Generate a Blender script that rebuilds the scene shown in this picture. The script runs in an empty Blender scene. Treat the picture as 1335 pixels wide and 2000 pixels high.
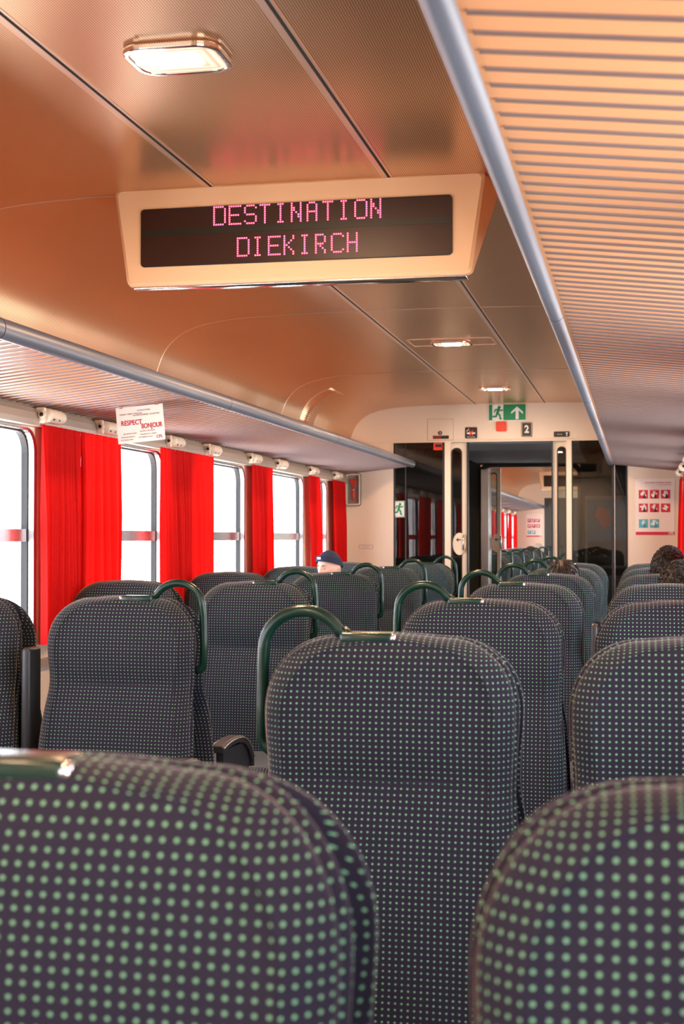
import bpy, bmesh, math, random
from mathutils import Vector, Matrix, Euler
random.seed(7)
C = bpy.context.scene.collection
S = bpy.context.scene
PI = math.pi

# ------------------------------------------------------------------ camera, sky, exposure
cam = bpy.data.cameras.new('camera'); cam.sensor_fit = 'VERTICAL'; cam.sensor_height = 36.0
cam.lens = 2778 / 2000 * 36.0
cam.clip_start = 0.05; cam.clip_end = 200
cam.dof.use_dof = True; cam.dof.focus_distance = 5.2; cam.dof.aperture_fstop = 7.5
co = bpy.data.objects.new('camera', cam); C.objects.link(co); S.camera = co
co.location = (0, 0, 1.35)
co.rotation_euler = Euler((math.radians(90 + 1.05), 0, math.atan(578.5 / 2778)), 'XYZ')

SKY = 11.5
w = bpy.data.worlds.new('overcast_sky'); S.world = w; w.use_nodes = True
bgn = w.node_tree.nodes['Background']
bgn.inputs['Strength'].default_value = SKY
# overcast sky above; added glow below the horizon lights the rack undersides
_t = w.node_tree; _tc = _t.nodes.new('ShaderNodeTexCoord'); _sp = _t.nodes.new('ShaderNodeSeparateXYZ'); _cr = _t.nodes.new('ShaderNodeValToRGB')
_mr = _t.nodes.new('ShaderNodeMapRange'); _mr.inputs[1].default_value = -1; _mr.inputs[2].default_value = 1
_t.links.new(_tc.outputs['Generated'], _sp.inputs[0]); _t.links.new(_sp.outputs['Z'], _mr.inputs[0]); _t.links.new(_mr.outputs[0], _cr.inputs[0])
_cr.color_ramp.elements[0].position = .47; _cr.color_ramp.elements[0].color = (1.0, .96, .92, 1)
_cr.color_ramp.elements[1].position = .53; _cr.color_ramp.elements[1].color = (.62, .68, .75, 1)
_t.links.new(_cr.outputs[0], bgn.inputs['Color'])
S.view_settings.view_transform = 'Standard'; S.view_settings.look = 'None'
S.view_settings.gamma = 1.0; S.view_settings.use_curve_mapping = False
S.view_settings.exposure = 0.0
LAMP_W = 28.0
WARM = (1.0, 0.62, 0.36)

# ------------------------------------------------------------------ main measures (metres)
CX = -1.062            # centre line of the coach
WL, WR = -2.51, 0.386  # side walls
CEIL = 2.495
Y0, Y1 = -2.6, 12.1    # first saloon
V1 = 14.4              # far side of the vestibule
Z1 = 29.6              # end of second saloon

# ------------------------------------------------------------------ helpers
def tag(o, label=None, cat=None, group=None, kind=None):
    if label: o['label'] = label
    if cat: o['category'] = cat
    if group: o['group'] = group
    if kind: o['kind'] = kind
    return o
def empty(name, loc=(0, 0, 0), label=None, cat=None, group=None, kind=None, rz=0):
    o = bpy.data.objects.new(name, None); C.objects.link(o); o.location = loc
    o.rotation_euler = (0, 0, rz); o.empty_display_size = .05
    return tag(o, label, cat, group, kind)
class MB:
    def __init__(s): s.v = []; s.f = []; s.uv = []; s.sm = []
    def add(s, vs, fs, uvs=None, smooth=False):
        n = len(s.v); s.v += [tuple(v) for v in vs]
        s.uv += (uvs if uvs else [(v[0], v[2]) for v in vs])
        for f in fs: s.f.append(tuple(n + i for i in f)); s.sm.append(smooth)
        return s
    def box(s, x0, x1, y0, y1, z0, z1):
        v = [(x, y, z) for x in (x0, x1) for y in (y0, y1) for z in (z0, z1)]
        return s.add(v, [(0, 1, 3, 2), (4, 6, 7, 5), (0, 4, 5, 1), (2, 3, 7, 6), (0, 2, 6, 4), (1, 5, 7, 3)])
    def rbox(s, x0, x1, y0, y1, z0, z1, r=.01, seg=3):
        bm = bmesh.new(); bmesh.ops.create_cube(bm, size=1)
        for v in bm.verts:
            v.co = Vector(((x0 + x1) / 2 + v.co.x * (x1 - x0), (y0 + y1) / 2 + v.co.y * (y1 - y0), (z0 + z1) / 2 + v.co.z * (z1 - z0)))
        bmesh.ops.bevel(bm, geom=bm.edges[:], offset=r, segments=seg, profile=.5, affect='EDGES')
        s.bm(bm, True); return s
    def bm(s, bm, smooth=False):
        bm.verts.index_update()
        s.add([v.co[:] for v in bm.verts], [[v.index for v in f.verts] for f in bm.faces], None, smooth); bm.free()
    def tube(s, pts, r, seg=14, cap=True, smooth=True):
        pts = [Vector(p) for p in pts]; n = len(pts); vs = []; fs = []
        t0 = (pts[1] - pts[0]).normalized()
        up = Vector((0, 0, 1)) if abs(t0.z) < .9 else Vector((0, 1, 0))
        nrm = (up - t0 * up.dot(t0)).normalized()
        for i, p in enumerate(pts):
            t = (pts[min(i + 1, n - 1)] - pts[max(i - 1, 0)]).normalized()
            nrm = (nrm - t * nrm.dot(t)).normalized(); b = t.cross(nrm)
            rr = r[i] if isinstance(r, (list, tuple)) else r
            for k in range(seg):
                a = 2 * PI * k / seg; vs.append(p + (nrm * math.cos(a) + b * math.sin(a)) * rr)
        for i in range(n - 1):
            for k in range(seg):
                k2 = (k + 1) % seg
                fs.append((i * seg + k, i * seg + k2, (i + 1) * seg + k2, (i + 1) * seg + k))
        if cap:
            fs.append(tuple(range(seg))[::-1]); fs.append(tuple((n - 1) * seg + k for k in range(seg)))
        return s.add(vs, fs, None, smooth)
    def prism(s, poly, axis, a0, a1, smooth=False):
        """poly in the two other axes, extruded along axis between a0 and a1"""
        def P(p, a):
            if axis == 'y': return (p[0], a, p[1])
            if axis == 'x': return (a, p[0], p[1])
            return (p[0], p[1], a)
        n = len(poly); vs = [P(p, a0) for p in poly] + [P(p, a1) for p in poly]
        fs = [(i, (i + 1) % n, n + (i + 1) % n, n + i) for i in range(n)]
        s.add(vs, fs, None, smooth)
        s.add(vs[:n], [tuple(range(n))[::-1]]); s.add(vs[n:], [tuple(range(n))])
        return s
    def ring(s, outer, inner, axis, a0, a1):
        """frame: two loops with the same count, extruded"""
        def P(p, a):
            if axis == 'y': return (p[0], a, p[1])
            if axis == 'x': return (a, p[0], p[1])
            return (p[0], p[1], a)
        n = len(outer); L = [[P(p, a) for p in q] for q, a in ((outer, a0), (inner, a0), (inner, a1), (outer, a1))]
        vs = sum(L, []); fs = []
        for j in range(4):
            for i in range(n):
                k = (i + 1) % n; j2 = (j + 1) % 4
                fs.append((j * n + i, j * n + k, j2 * n + k, j2 * n + i))
        return s.add(vs, fs)
    def build(s, name, m, parent=None, kind=None, bevel=0, recalc=True, weld=False):
        me = bpy.data.meshes.new(name); me.from_pydata(s.v, [], s.f)
        ul = me.uv_layers.new(name='UVMap')
        for l in me.loops: ul.data[l.index].uv = s.uv[l.vertex_index]
        for p, q in zip(me.polygons, s.sm): p.use_smooth = q
        if recalc or weld:
            b = bmesh.new(); b.from_mesh(me)
            if weld: bmesh.ops.remove_doubles(b, verts=b.verts[:], dist=1e-5)
            bmesh.ops.recalc_face_normals(b, faces=b.faces[:]); b.to_mesh(me); b.free()
        me.materials.append(m)
        o = bpy.data.objects.new(name, me); C.objects.link(o)
        if parent: o.parent = parent
        if kind: o['kind'] = kind
        if bevel:
            md = o.modifiers.new('b', 'BEVEL'); md.width = bevel; md.segments = 2; md.limit_method = 'ANGLE'
        return o
def rrect(x0, x1, z0, z1, r, n=6):
    out = []
    for cx, cz, a0 in ((x1 - r, z1 - r, 0), (x0 + r, z1 - r, 90), (x0 + r, z0 + r, 180), (x1 - r, z0 + r, 270)):
        for k in range(n + 1):
            a = math.radians(a0 + 90 * k / n); out.append((cx + r * math.cos(a), cz + r * math.sin(a)))
    return out
def text_obj(name, txt, size, m, parent, loc, rot, align='CENTER', depth=.0006, sx=1, bold=0, width=None):
    cu = bpy.data.curves.new(name, 'FONT'); cu.body = txt; cu.size = size; cu.extrude = depth
    cu.align_x = align; cu.align_y = 'CENTER'; cu.offset = bold
    t = bpy.data.objects.new(name, cu); C.objects.link(t)
    me = bpy.data.meshes.new_from_object(t.evaluated_get(bpy.context.evaluated_depsgraph_get()))
    C.objects.unlink(t); bpy.data.objects.remove(t)
    me.materials.clear(); me.materials.append(m)
    if width: xs = [v.co.x for v in me.vertices]; sx = width / (max(xs) - min(xs))
    o = bpy.data.objects.new(name, me); C.objects.link(o); o.parent = parent
    o.location = loc; o.rotation_euler = rot; o.scale = (sx, 1, 1)
    return o
FACE = (PI / 2, 0, 0)      # text that reads from -Y

# ------------------------------------------------------------------ materials
def mat(name, col, rough=.5, metal=0, emis=None, es=0, spec=.5, sheen=0, coat=0, bump=None, noise=None):
    m = bpy.data.materials.new(name); m.use_nodes = True
    nt = m.node_tree; b = nt.nodes['Principled BSDF']
    b.inputs['Base Color'].default_value = (*col, 1); b.inputs['Roughness'].default_value = rough
    b.inputs['Metallic'].default_value = metal; b.inputs['Specular IOR Level'].default_value = spec
    if sheen: b.inputs['Sheen Weight'].default_value = sheen; b.inputs['Sheen Roughness'].default_value = .5
    if coat: b.inputs['Coat Weight'].default_value = coat; b.inputs['Coat Roughness'].default_value = .08
    if emis: b.inputs['Emission Color'].default_value = (*emis, 1); b.inputs['Emission Strength'].default_value = es
    if noise or bump:
        tc = nt.nodes.new('ShaderNodeTexCoord'); nz = nt.nodes.new('ShaderNodeTexNoise')
        nt.links.new(tc.outputs['Object'], nz.inputs['Vector'])
        nz.inputs['Scale'].default_value = (noise or bump)[0]; nz.inputs['Detail'].default_value = 4
        if noise:
            mx = nt.nodes.new('ShaderNodeMix'); mx.data_type = 'RGBA'
            mx.inputs[6].default_value = (*col, 1); mx.inputs[7].default_value = (*[c * noise[1] for c in col], 1)
            nt.links.new(nz.outputs['Fac'], mx.inputs[0]); nt.links.new(mx.outputs[2], b.inputs['Base Color'])
        if bump:
            bp = nt.nodes.new('ShaderNodeBump'); bp.inputs['Strength'].default_value = bump[1]; bp.inputs['Distance'].default_value = .002
            nt.links.new(nz.outputs['Fac'], bp.inputs['Height']); nt.links.new(bp.outputs['Normal'], b.inputs['Normal'])
    return m
def math_node(nt, op, a, b=None):
    n = nt.nodes.new('ShaderNodeMath'); n.operation = op
    for i, q in enumerate((a, b)):
        if q is None: continue
        if isinstance(q, (int, float)): n.inputs[i].default_value = q
        else: nt.links.new(q, n.inputs[i])
    return n.outputs[0]
def fabric_mat():
    m = mat('dotted_moquette', (.03, .03, .05), .9, sheen=.42, spec=.2)
    nt = m.node_tree; b = nt.nodes['Principled BSDF']
    uv = nt.nodes.new('ShaderNodeUVMap'); uv.uv_map = 'UVMap'
    sp = nt.nodes.new('ShaderNodeSeparateXYZ'); nt.links.new(uv.outputs[0], sp.inputs[0])
    ds = []
    for ax, P in (('X', .0119), ('Y', .0112)):
        q = math_node(nt, 'FRACT', math_node(nt, 'DIVIDE', sp.outputs[ax], P))
        q = math_node(nt, 'SUBTRACT', q, .5); ds.append(math_node(nt, 'MULTIPLY', q, q))
    d = math_node(nt, 'SQRT', math_node(nt, 'ADD', *ds))
    mr = nt.nodes.new('ShaderNodeMapRange'); nt.links.new(d, mr.inputs[0])
    mr.inputs[1].default_value = .12; mr.inputs[2].default_value = .185; mr.inputs[3].default_value = 1; mr.inputs[4].default_value = 0
    nz = nt.nodes.new('ShaderNodeTexNoise'); nz.inputs['Scale'].default_value = 900; nt.links.new(uv.outputs[0], nz.inputs['Vector'])
    base = nt.nodes.new('ShaderNodeMix'); base.data_type = 'RGBA'; nt.links.new(nz.outputs['Fac'], base.inputs[0])
    base.inputs[6].default_value = (.007, .009, .020, 1); base.inputs[7].default_value = (.034, .026, .046, 1)
    dot = nt.nodes.new('ShaderNodeMix'); dot.data_type = 'RGBA'; nt.links.new(mr.outputs[0], dot.inputs[0])
    nt.links.new(base.outputs[2], dot.inputs[6]); dot.inputs[7].default_value = (.21, .44, .27, 1)
    nt.links.new(dot.outputs[2], b.inputs['Base Color'])
    b.inputs['Sheen Tint'].default_value = (1, .80, .76, 1); b.inputs['Sheen Roughness'].default_value = .32
    bp = nt.nodes.new('ShaderNodeBump'); bp.inputs['Strength'].default_value = .25; bp.inputs['Distance'].default_value = .001
    nt.links.new(nz.outputs['Fac'], bp.inputs['Height']); nt.links.new(bp.outputs['Normal'], b.inputs['Normal'])
    return m
def ceiling_mat():
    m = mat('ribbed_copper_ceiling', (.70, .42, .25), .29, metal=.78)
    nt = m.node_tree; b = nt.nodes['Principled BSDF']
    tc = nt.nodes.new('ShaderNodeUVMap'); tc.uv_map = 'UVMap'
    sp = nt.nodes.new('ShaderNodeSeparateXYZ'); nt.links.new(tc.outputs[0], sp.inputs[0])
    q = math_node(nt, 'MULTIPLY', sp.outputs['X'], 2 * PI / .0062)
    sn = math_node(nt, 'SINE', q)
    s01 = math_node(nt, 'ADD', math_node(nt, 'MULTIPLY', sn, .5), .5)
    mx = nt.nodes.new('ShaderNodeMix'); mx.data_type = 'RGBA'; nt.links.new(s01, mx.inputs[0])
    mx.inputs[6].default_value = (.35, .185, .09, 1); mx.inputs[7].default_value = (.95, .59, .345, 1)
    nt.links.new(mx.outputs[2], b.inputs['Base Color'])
    nz = nt.nodes.new('ShaderNodeTexNoise'); nz.inputs['Scale'].default_value = 1.3; nz.inputs['Detail'].default_value = 1
    nt.links.new(tc.outputs[0], nz.inputs['Vector'])
    bp = nt.nodes.new('ShaderNodeBump'); bp.inputs['Strength'].default_value = .5; bp.inputs['Distance'].default_value = .02
    nt.links.new(nz.outputs['Fac'], bp.inputs['Height']); nt.links.new(bp.outputs['Normal'], b.inputs['Normal'])
    return m
def curtain_mat():
    m = bpy.data.materials.new('red_curtain_cloth'); m.use_nodes = True; nt = m.node_tree
    b = nt.nodes['Principled BSDF']; out = nt.nodes['Material Output']
    tc = nt.nodes.new('ShaderNodeTexCoord'); wv = nt.nodes.new('ShaderNodeTexNoise'); wv.inputs['Scale'].default_value = 260
    mp = nt.nodes.new('ShaderNodeMapping'); mp.inputs['Scale'].default_value = (1, 1, .25)
    nt.links.new(tc.outputs['Object'], mp.inputs[0]); nt.links.new(mp.outputs[0], wv.inputs['Vector'])
    mx = nt.nodes.new('ShaderNodeMix'); mx.data_type = 'RGBA'; nt.links.new(wv.outputs['Fac'], mx.inputs[0])
    mx.inputs[6].default_value = (.50, .003, .003, 1); mx.inputs[7].default_value = (.74, .008, .007, 1)
    nt.links.new(mx.outputs[2], b.inputs['Base Color']); b.inputs['Roughness'].default_value = .85
    b.inputs['Specular IOR Level'].default_value = .15
    tr = nt.nodes.new('ShaderNodeBsdfTranslucent'); tr.inputs[0].default_value = (.72, .006, .004, 1)
    ms = nt.nodes.new('ShaderNodeMixShader'); ms.inputs[0].default_value = .20
    nt.links.new(b.outputs[0], ms.inputs[1]); nt.links.new(tr.outputs[0], ms.inputs[2]); nt.links.new(ms.outputs[0], out.inputs[0])
    return m
def glass_mat(name, tint, ior=1.45, rough=0.0):
    m = bpy.data.materials.new(name); m.use_nodes = True; nt = m.node_tree
    nt.nodes.remove(nt.nodes['Principled BSDF']); out = nt.nodes['Material Output']
    t = nt.nodes.new('ShaderNodeBsdfTransparent'); t.inputs[0].default_value = (*tint, 1)
    g = nt.nodes.new('ShaderNodeBsdfGlossy'); g.inputs['Roughness'].default_value = rough
    fr = nt.nodes.new('ShaderNodeFresnel'); fr.inputs[0].default_value = ior
    ge = nt.nodes.new('ShaderNodeNewGeometry')
    fac = math_node(nt, 'MULTIPLY', fr.outputs[0], math_node(nt, 'SUBTRACT', 1, ge.outputs['Backfacing']))
    ms = nt.nodes.new('ShaderNodeMixShader'); nt.links.new(fac, ms.inputs[0])
    nt.links.new(t.outputs[0], ms.inputs[1]); nt.links.new(g.outputs[0], ms.inputs[2]); nt.links.new(ms.outputs[0], out.inputs[0])
    return m
M = dict(
    fabric=fabric_mat(), ceil=ceiling_mat(), curtain=curtain_mat(),
    cream=mat('cream_wall_panel', (.83, .70, .56), .42, noise=(30, .96)),
    cream_trim=mat('pale_cream_trim', (.82, .70, .55), .35),
    rail=mat('beige_rail', (.42, .35, .29), .38, metal=.2),
    rack=mat('rack_underside_panel', (.74, .36, .175), .32, metal=0, coat=.2),  # warm lamplight on the rack put into the panel's orange colour
    rib=mat('rack_rib_metal', (.26, .20, .20), .35, metal=.5),
    tube=mat('grey_rack_edge', (.12, .135, .175), .38),
    green=mat('dark_green_enamel', (.003, .028, .020), .26, spec=.5, coat=.12),
    black=mat('black_rubber', (.012, .012, .014), .5),
    plastic=mat('charcoal_plastic', (.025, .027, .032), .38),
    seam=mat('dark_seam', (.01, .008, .007), .8),
    strip=mat('satin_copper_strip', (.78, .55, .42), .35, metal=.7),
    alu=mat('brushed_aluminium', (.62, .63, .66), .25, metal=.9),
    gangway=mat('gangway_grey', (.24, .25, .27), .45),
    darkwall=mat('vestibule_panel', (.05, .055, .05), .5),
    floor=mat('speckled_floor', (.10, .10, .11), .5, noise=(60, .6)),
    chrome=mat('polished_chrome', (.85, .83, .82), .12, metal=1),
    housing=mat('cream_plastic_housing', (.88, .56, .32), .6),
    screen=mat('dark_led_screen', (.035, .012, .008), .35, spec=.4),
    screenband=mat('screen_gap_band', (.012, .013, .008), .4),
    led=mat('red_led', (.9, .1, .2), .4, emis=(1.0, .10, .20), es=3.2),
    paper=mat('pale_paper', (.90, .80, .74), .7),
    ink=mat('crimson_ink', (.45, .02, .05), .6), grey_ink=mat('grey_ink', (.35, .27, .27), .6),
    white=mat('white_print', (.88, .88, .86), .5), signgreen=mat('safety_green', (.0, .26, .10), .45),
    red=mat('signal_red', (.80, .05, .02), .4), blackpr=mat('black_print', (.02, .018, .016), .45),
    teal=mat('teal_print', (.10, .48, .55), .5), pink=mat('pink_print', (.75, .22, .22), .5),
    hair=mat('dark_brown_hair', (.014, .008, .006), .42, bump=(150, 1)), grey_hair=mat('pale_grey_hair', (.62, .55, .50), .6),
    skin=mat('skin', (.62, .36, .27), .5), navy=mat('navy_knit', (.012, .022, .06), .85, bump=(300, 1)),
    jacket=mat('dark_jacket', (.02, .03, .04), .8), label_w=mat('beanie_label', (.7, .7, .7), .7),
    coachglass=glass_mat('window_glass', (.97, .98, .99)), doorglass=glass_mat('partition_glass', (.62, .64, .60), 1.6),
    blue=mat('sky_blue_print', (.05, .25, .55), .4), bluegrey=mat('bluegrey_panel', (.16, .24, .30), .5),
    outer=mat('coach_body', (.25, .25, .27), .5),
)
def lampglass():
    m = mat('ribbed_lamp_glass', (.9, .6, .45), .2)
    nt = m.node_tree; b = nt.nodes['Principled BSDF']
    tc = nt.nodes.new('ShaderNodeTexCoord'); sp = nt.nodes.new('ShaderNodeSeparateXYZ'); nt.links.new(tc.outputs['Object'], sp.inputs[0])
    ax = math_node(nt, 'ABSOLUTE', sp.outputs['X']); ay = math_node(nt, 'MULTIPLY', math_node(nt, 'ABSOLUTE', sp.outputs['Y']), 1.25)
    d = math_node(nt, 'MAXIMUM', ax, ay)
    st = math_node(nt, 'ADD', math_node(nt, 'MULTIPLY', math_node(nt, 'SINE', math_node(nt, 'MULTIPLY', d, 2 * PI / .022)), .5), .5)
    es = math_node(nt, 'MULTIPLY_ADD', st, .9); nt.nodes[-1].inputs[2].default_value = .25
    nt.links.new(es, b.inputs['Emission Strength']); b.inputs['Emission Color'].default_value = (1, .55, .36, 1)
    return m
M['lampglass'] = lampglass()
M['bulb'] = mat('lamp_tube', (1, 1, 1), .4, emis=(1, .93, .85), es=7)

# ------------------------------------------------------------------ structure: side walls and windows
def wall_side(name, X, sgn, y0, y1, wins):
    """sgn = +1 : interior lies on +X side. wins = [(a,b)] glass spans along Y"""
    xo = X - sgn * .09
    a, b = min(X, xo), max(X, xo)
    m = MB()
    m.box(a, b, y0, y1, 0, .86); m.box(a, b, y0, y1, 1.822, CEIL + .05)
    e = y0
    for (p, q) in wins:
        m.box(a, b, e, p - .02, .86, 1.822); e = q + .02
    m.box(a, b, e, y1, .86, 1.822)
    m.build(name, M['cream'], kind='structure')
    # lower dado with heater duct
WINCOUNT = [0]
def window(X, sgn, p, q):
    WINCOUNT[0] += 1
    r = empty('window_%d' % WINCOUNT[0], (0, 0, 0), kind='structure')
    z0, z1 = .88, 1.805
    out = rrect(p - .055, q + .055, z0 - .05, z1 + .012, .10); inn = rrect(p, q, z0, z1, .09)
    a, b = sorted((X + sgn * .001, X - sgn * .07))
    MB().ring(rrect(p - .03, q + .03, z0 - .03, z1 + .010, .095), inn, 'x', a, b + (.004 if sgn > 0 else 0)).build('window_frame', M['alu'], r)
    g = X - sgn * .035; a, b = sorted((g, g - sgn * .012))
    MB().ring(inn, rrect(p + .008, q - .008, z0 + .008, z1 - .008, .084), 'x', min(g - .014, g + .014), max(g - .014, g + .014)).build('gasket', M['black'], r)
    MB().box(a, b, p + .008, q - .008, z0 + .008, z1 - .008).build('glass', M['coachglass'], r)
    a, b = sorted((g + sgn * .012, g - sgn * .02))
    MB().box(a, b, p + .004, q - .004, 1.335, 1.388).build('transom_bar', M['alu'], r)
def portal(x, y, sx, sy, sgn):
    l = bpy.data.lights.new('window_daylight', 'AREA'); l.shape = 'RECTANGLE'; l.size = sy; l.size_y = sx
    l.cycles.is_portal = True
    o = bpy.data.objects.new('window_daylight', l); C.objects.link(o); o.location = (x, y, 1.345)
    o.rotation_euler = (0, -sgn * PI / 2, 0)
EDGES = [-.96, .68, 2.32, 3.96, 5.60, 7.24, 8.88, 10.53]
W1 = [(e - 1.16, e + .03) for e in EDGES] + [(10.86, 11.38)]
OFF2 = 13.7
W2 = [(e - 1.20, e) for e in (16.1, 17.74, 19.38, 21.02, 22.66, 24.30, 25.94, 27.58, 29.22)]
wall_side('wall_left', WL, 1, Y0, Y1 + .1, W1); wall_side('wall_right', WR, -1, Y0, Y1 + .1, W1)
wall_side('wall_far_left', WL, 1, V1, Z1 + .1, W2); wall_side('wall_far_right', WR, -1, V1, Z1 + .1, W2)
for X, s in ((WL, 1), (WR, -1)):
    for (p, q) in W1 + W2:
        window(X, s, p, q)
        portal(X - s * .12, (p + q) / 2, q - p, .93, s)

# ceiling: arched profile with coves
CP = [(-1.45, .60), (-1.40, .80), (-1.375, .88), (-1.345, .955), (-1.30, 1.015), (-1.23, 1.065), (-1.14, 1.098), (-1.03, 1.118), (-.90, 1.130),
      (-.70, 1.138), (-.45, 1.143), (-.2965, 1.145)]
def prof():
    L = [(x, z) for x, z in CP]
    return [(CX + x, 1.35 + z) for x, z in L], [(CX - x, 1.35 + z) for x, z in L[::-1]]
PL, PR = prof()
def subd(P, n=3):
    """Catmull-Rom smoothing of the profile"""
    out = []
    for i in range(len(P) - 1):
        p0, p1, p2, p3 = P[max(i - 1, 0)], P[i], P[i + 1], P[min(i + 2, len(P) - 1)]
        for k in range(n):
            t = k / n
            out.append(tuple(.5 * (2 * p1[j] + (p2[j] - p0[j]) * t + (2 * p0[j] - 5 * p1[j] + 4 * p2[j] - p3[j]) * t * t + (3 * p1[j] - p0[j] - 3 * p2[j] + p3[j]) * t ** 3) for j in (0, 1)))
    out.append(P[-1]); return out
PLs, PRs = subd(PL), subd(PR[::-1])[::-1]
FULL = PLs + [(CX, 2.496)] + PRs
def sheet(m, P, y0, y1, th=.03):
    """curved sheet, underside = P, uv = arc length across"""
    n = len(P); s = [0]
    for i in range(1, n): s.append(s[-1] + math.dist(P[i], P[i - 1]))
    mid = s[-1] / 2; ys = [y0 + (y1 - y0) * k / 4 for k in range(5)]
    vs = []; uv = []
    for y in ys:
        for i, p in enumerate(P): vs.append((p[0], y, p[1])); uv.append((s[i] - mid, y))
    fs = [(j * n + i, j * n + i + 1, (j + 1) * n + i + 1, (j + 1) * n + i) for j in range(4) for i in range(n - 1)]
    m.add(vs, fs, uv, True)
    vt = [(v[0] + (v[0] - CX) * .02, v[1], v[2] + th) for v in vs]
    m.add(vt, fs, uv, True)
def ceiling(name, y0, y1):
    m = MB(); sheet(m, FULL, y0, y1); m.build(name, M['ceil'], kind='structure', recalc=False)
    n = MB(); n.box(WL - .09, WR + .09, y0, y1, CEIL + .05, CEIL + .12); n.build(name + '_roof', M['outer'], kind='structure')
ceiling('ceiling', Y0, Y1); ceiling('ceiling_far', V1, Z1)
TR = [0]
def trim(m, mt, label=None):
    TR[0] += 1
    return m.build('trim_%d' % TR[0], mt, kind='structure')
for (ya, yb) in ((Y0, Y1), (V1, Z1)):
    for sx in (-.293, .293):
        x = CX + sx; z = 1.35 + 1.1452
        trim(MB().box(x - .004, x + .004, ya, yb - .01, z - .0035, z + .003), M['seam'])
        trim(MB().box(x - .024, x - .0045, ya, yb - .01, z - .0025, z + .003).box(x + .0045, x + .012, ya, yb - .01, z - .0025, z + .003), M['strip'])
for yj in (1.9, 4.46, 7.02, 9.65, 17.5, 20.2):
    m = MB(); P = [(p[0], p[1] - .0015) for p in FULL]; n = len(P)
    vs = [(p[0], y, p[1] + dz) for (y, dz) in ((yj - .004, .002), (yj - .003, -.0015), (yj + .003, -.0015), (yj + .004, .002)) for p in P]
    fs = [(j * n + i, j * n + i + 1, (j + 1) * n + i + 1, (j + 1) * n + i) for j in range(3) for i in range(n - 1)]
    m.add(vs, fs, None, True); trim(m, M['strip'])

MB().box(WL - .09, WR + .09, Y0 - .1, Z1 + .1, -.08, 0).build('floor', M['floor'], kind='structure')
MB().box(WL - .09, WR + .09, Y0 - .1, Y0, 0, CEIL + .12).build('wall_back', M['cream'], kind='structure')

# beige rails above the windows
for i, (X, s) in enumerate(((WL, 1), (WR, -1))):
    for ya, yb in ((Y0, Y1), (V1, Z1)):
        poly = [(X, 1.900), (X + s * .030, 1.897), (X + s * .045, 1.875), (X + s * .050, 1.845), (X + s * .046, 1.822), (X, 1.820)]
        m = MB().prism(poly, 'y', ya, yb); trim(m, M['rail'])
        trim(MB().box(min(X, X + s * .02), max(X, X + s * .02), ya, yb, .80, .835), M['rail'])

# ------------------------------------------------------------------ luggage racks
def luggage_rack(side, ya, yb, label):
    s = side   # -1 left, +1 right
    r = empty('luggage_rack', (CX + s * 1.44, (ya + yb) / 2, 1.9), label, 'luggage rack')
    ox, oy, oz = r.location
    xe = CX + s * .838; xw = CX + s * 1.446
    zt, zw = 1.972, 1.903
    def P(x, y, z): return (x - ox, y - oy, z - oz)
    # panel
    poly = [(xe + s * .012, zt - .004), (xw, zw), (xw, zw + .02), (xe + s * .012, zt + .018)]
    MB().prism([(x - ox, z - oz) for x, z in poly], 'y', ya - oy, yb - oy).build('underside_panel', M['rack'], r)
    # ribs: half-round bars across the underside
    m = MB(); y = ya + .03
    while y < yb - .02:
        def bar(a, b):
            pts = []
            for (dy, dz) in ((-.005, .001), (-.004, -.003), (0, -.0048), (.004, -.003), (.005, .001)):
                pts.append((dy, dz))
            vs = [P(xx, y + dy, zz + dz) for (xx, zz) in (a, b) for dy, dz in pts]
            n = 5; fs = [(i, i + 1, n + i + 1, n + i) for i in range(n - 1)] + [(0, 1, 2, 3, 4), (5, 6, 7, 8, 9)]
            m.add(vs, fs, None, False)
        bar((xe + s * .03, zt - .006), (xw - s * .035, zw + .0025))
        y += .068
    m.build('ribs', M['rib'], r)
    # rounded edge profile
    prof = []
    for k in range(20):
        a = 2 * PI * k / 20; prof.append((xe + .027 * math.cos(a) - ox, 1.988 + .033 * math.sin(a) - oz))
    MB().prism(prof, 'y', ya - oy, yb - oy, smooth=True).build('edge_tube', M['tube'], r)
    for yj in [ya + 1.7 + 2.45 * k for k in range(int((yb - ya) / 2.45))]:
        pr = []
        for k in range(20):
            a = 2 * PI * k / 20; pr.append((xe + .0275 * math.cos(a) - ox, 1.988 + .0335 * math.sin(a) - oz))
        MB().prism(pr, 'y', yj - oy, yj + .004 - oy).build('edge_joint', M['seam'], r)
        MB().box(*sorted((xe + s * .02 - ox, xw - ox)), yj - .012 - oy, yj + .012 - oy, 2.0 - oz, 2.014 - oz).build('bracket', M['tube'], r)
    # light strip along the wall edge of the underside
    MB().prism([(xw - s * .030 - ox, zw + .002 - oz), (xw - ox, zw - .003 - oz), (xw - ox, zw + .004 - oz)], 'y', ya - oy, yb - oy).build('wall_strip', M['cream_trim'], r)
luggage_rack(-1, Y0, Y1 - .25 + .24, 'long ribbed luggage rack above the red-curtained windows on the left')
luggage_rack(1, Y0, Y1 - .01, 'long orange-tinted ribbed luggage rack overhead at upper right')
luggage_rack(-1, V1 + .1, Z1 - .01, 'small distant luggage rack seen through the open end door')
luggage_rack(1, V1 + .1, Z1 - .01, 'luggage rack on the right of the next saloon beyond the vestibule')

# ------------------------------------------------------------------ end walls
def endwall(name, Y, d, op, top, glassed=True):
    """Y = face, d = thickness towards +Y"""
    zt = 2.178
    bulk = [(x, z) for x, z in FULL if z > zt]
    m = MB(); bl = [(WL, zt)] + [(WL, bulk[0][1])] + bulk + [(WR, bulk[-1][1])] + [(WR, zt)]
    m.prism(bl, 'y', Y, Y + d)
    m.box(WL, WR, Y - .012, Y + .004, zt - .008, zt + .004)
    return m
W = 12.1
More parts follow.
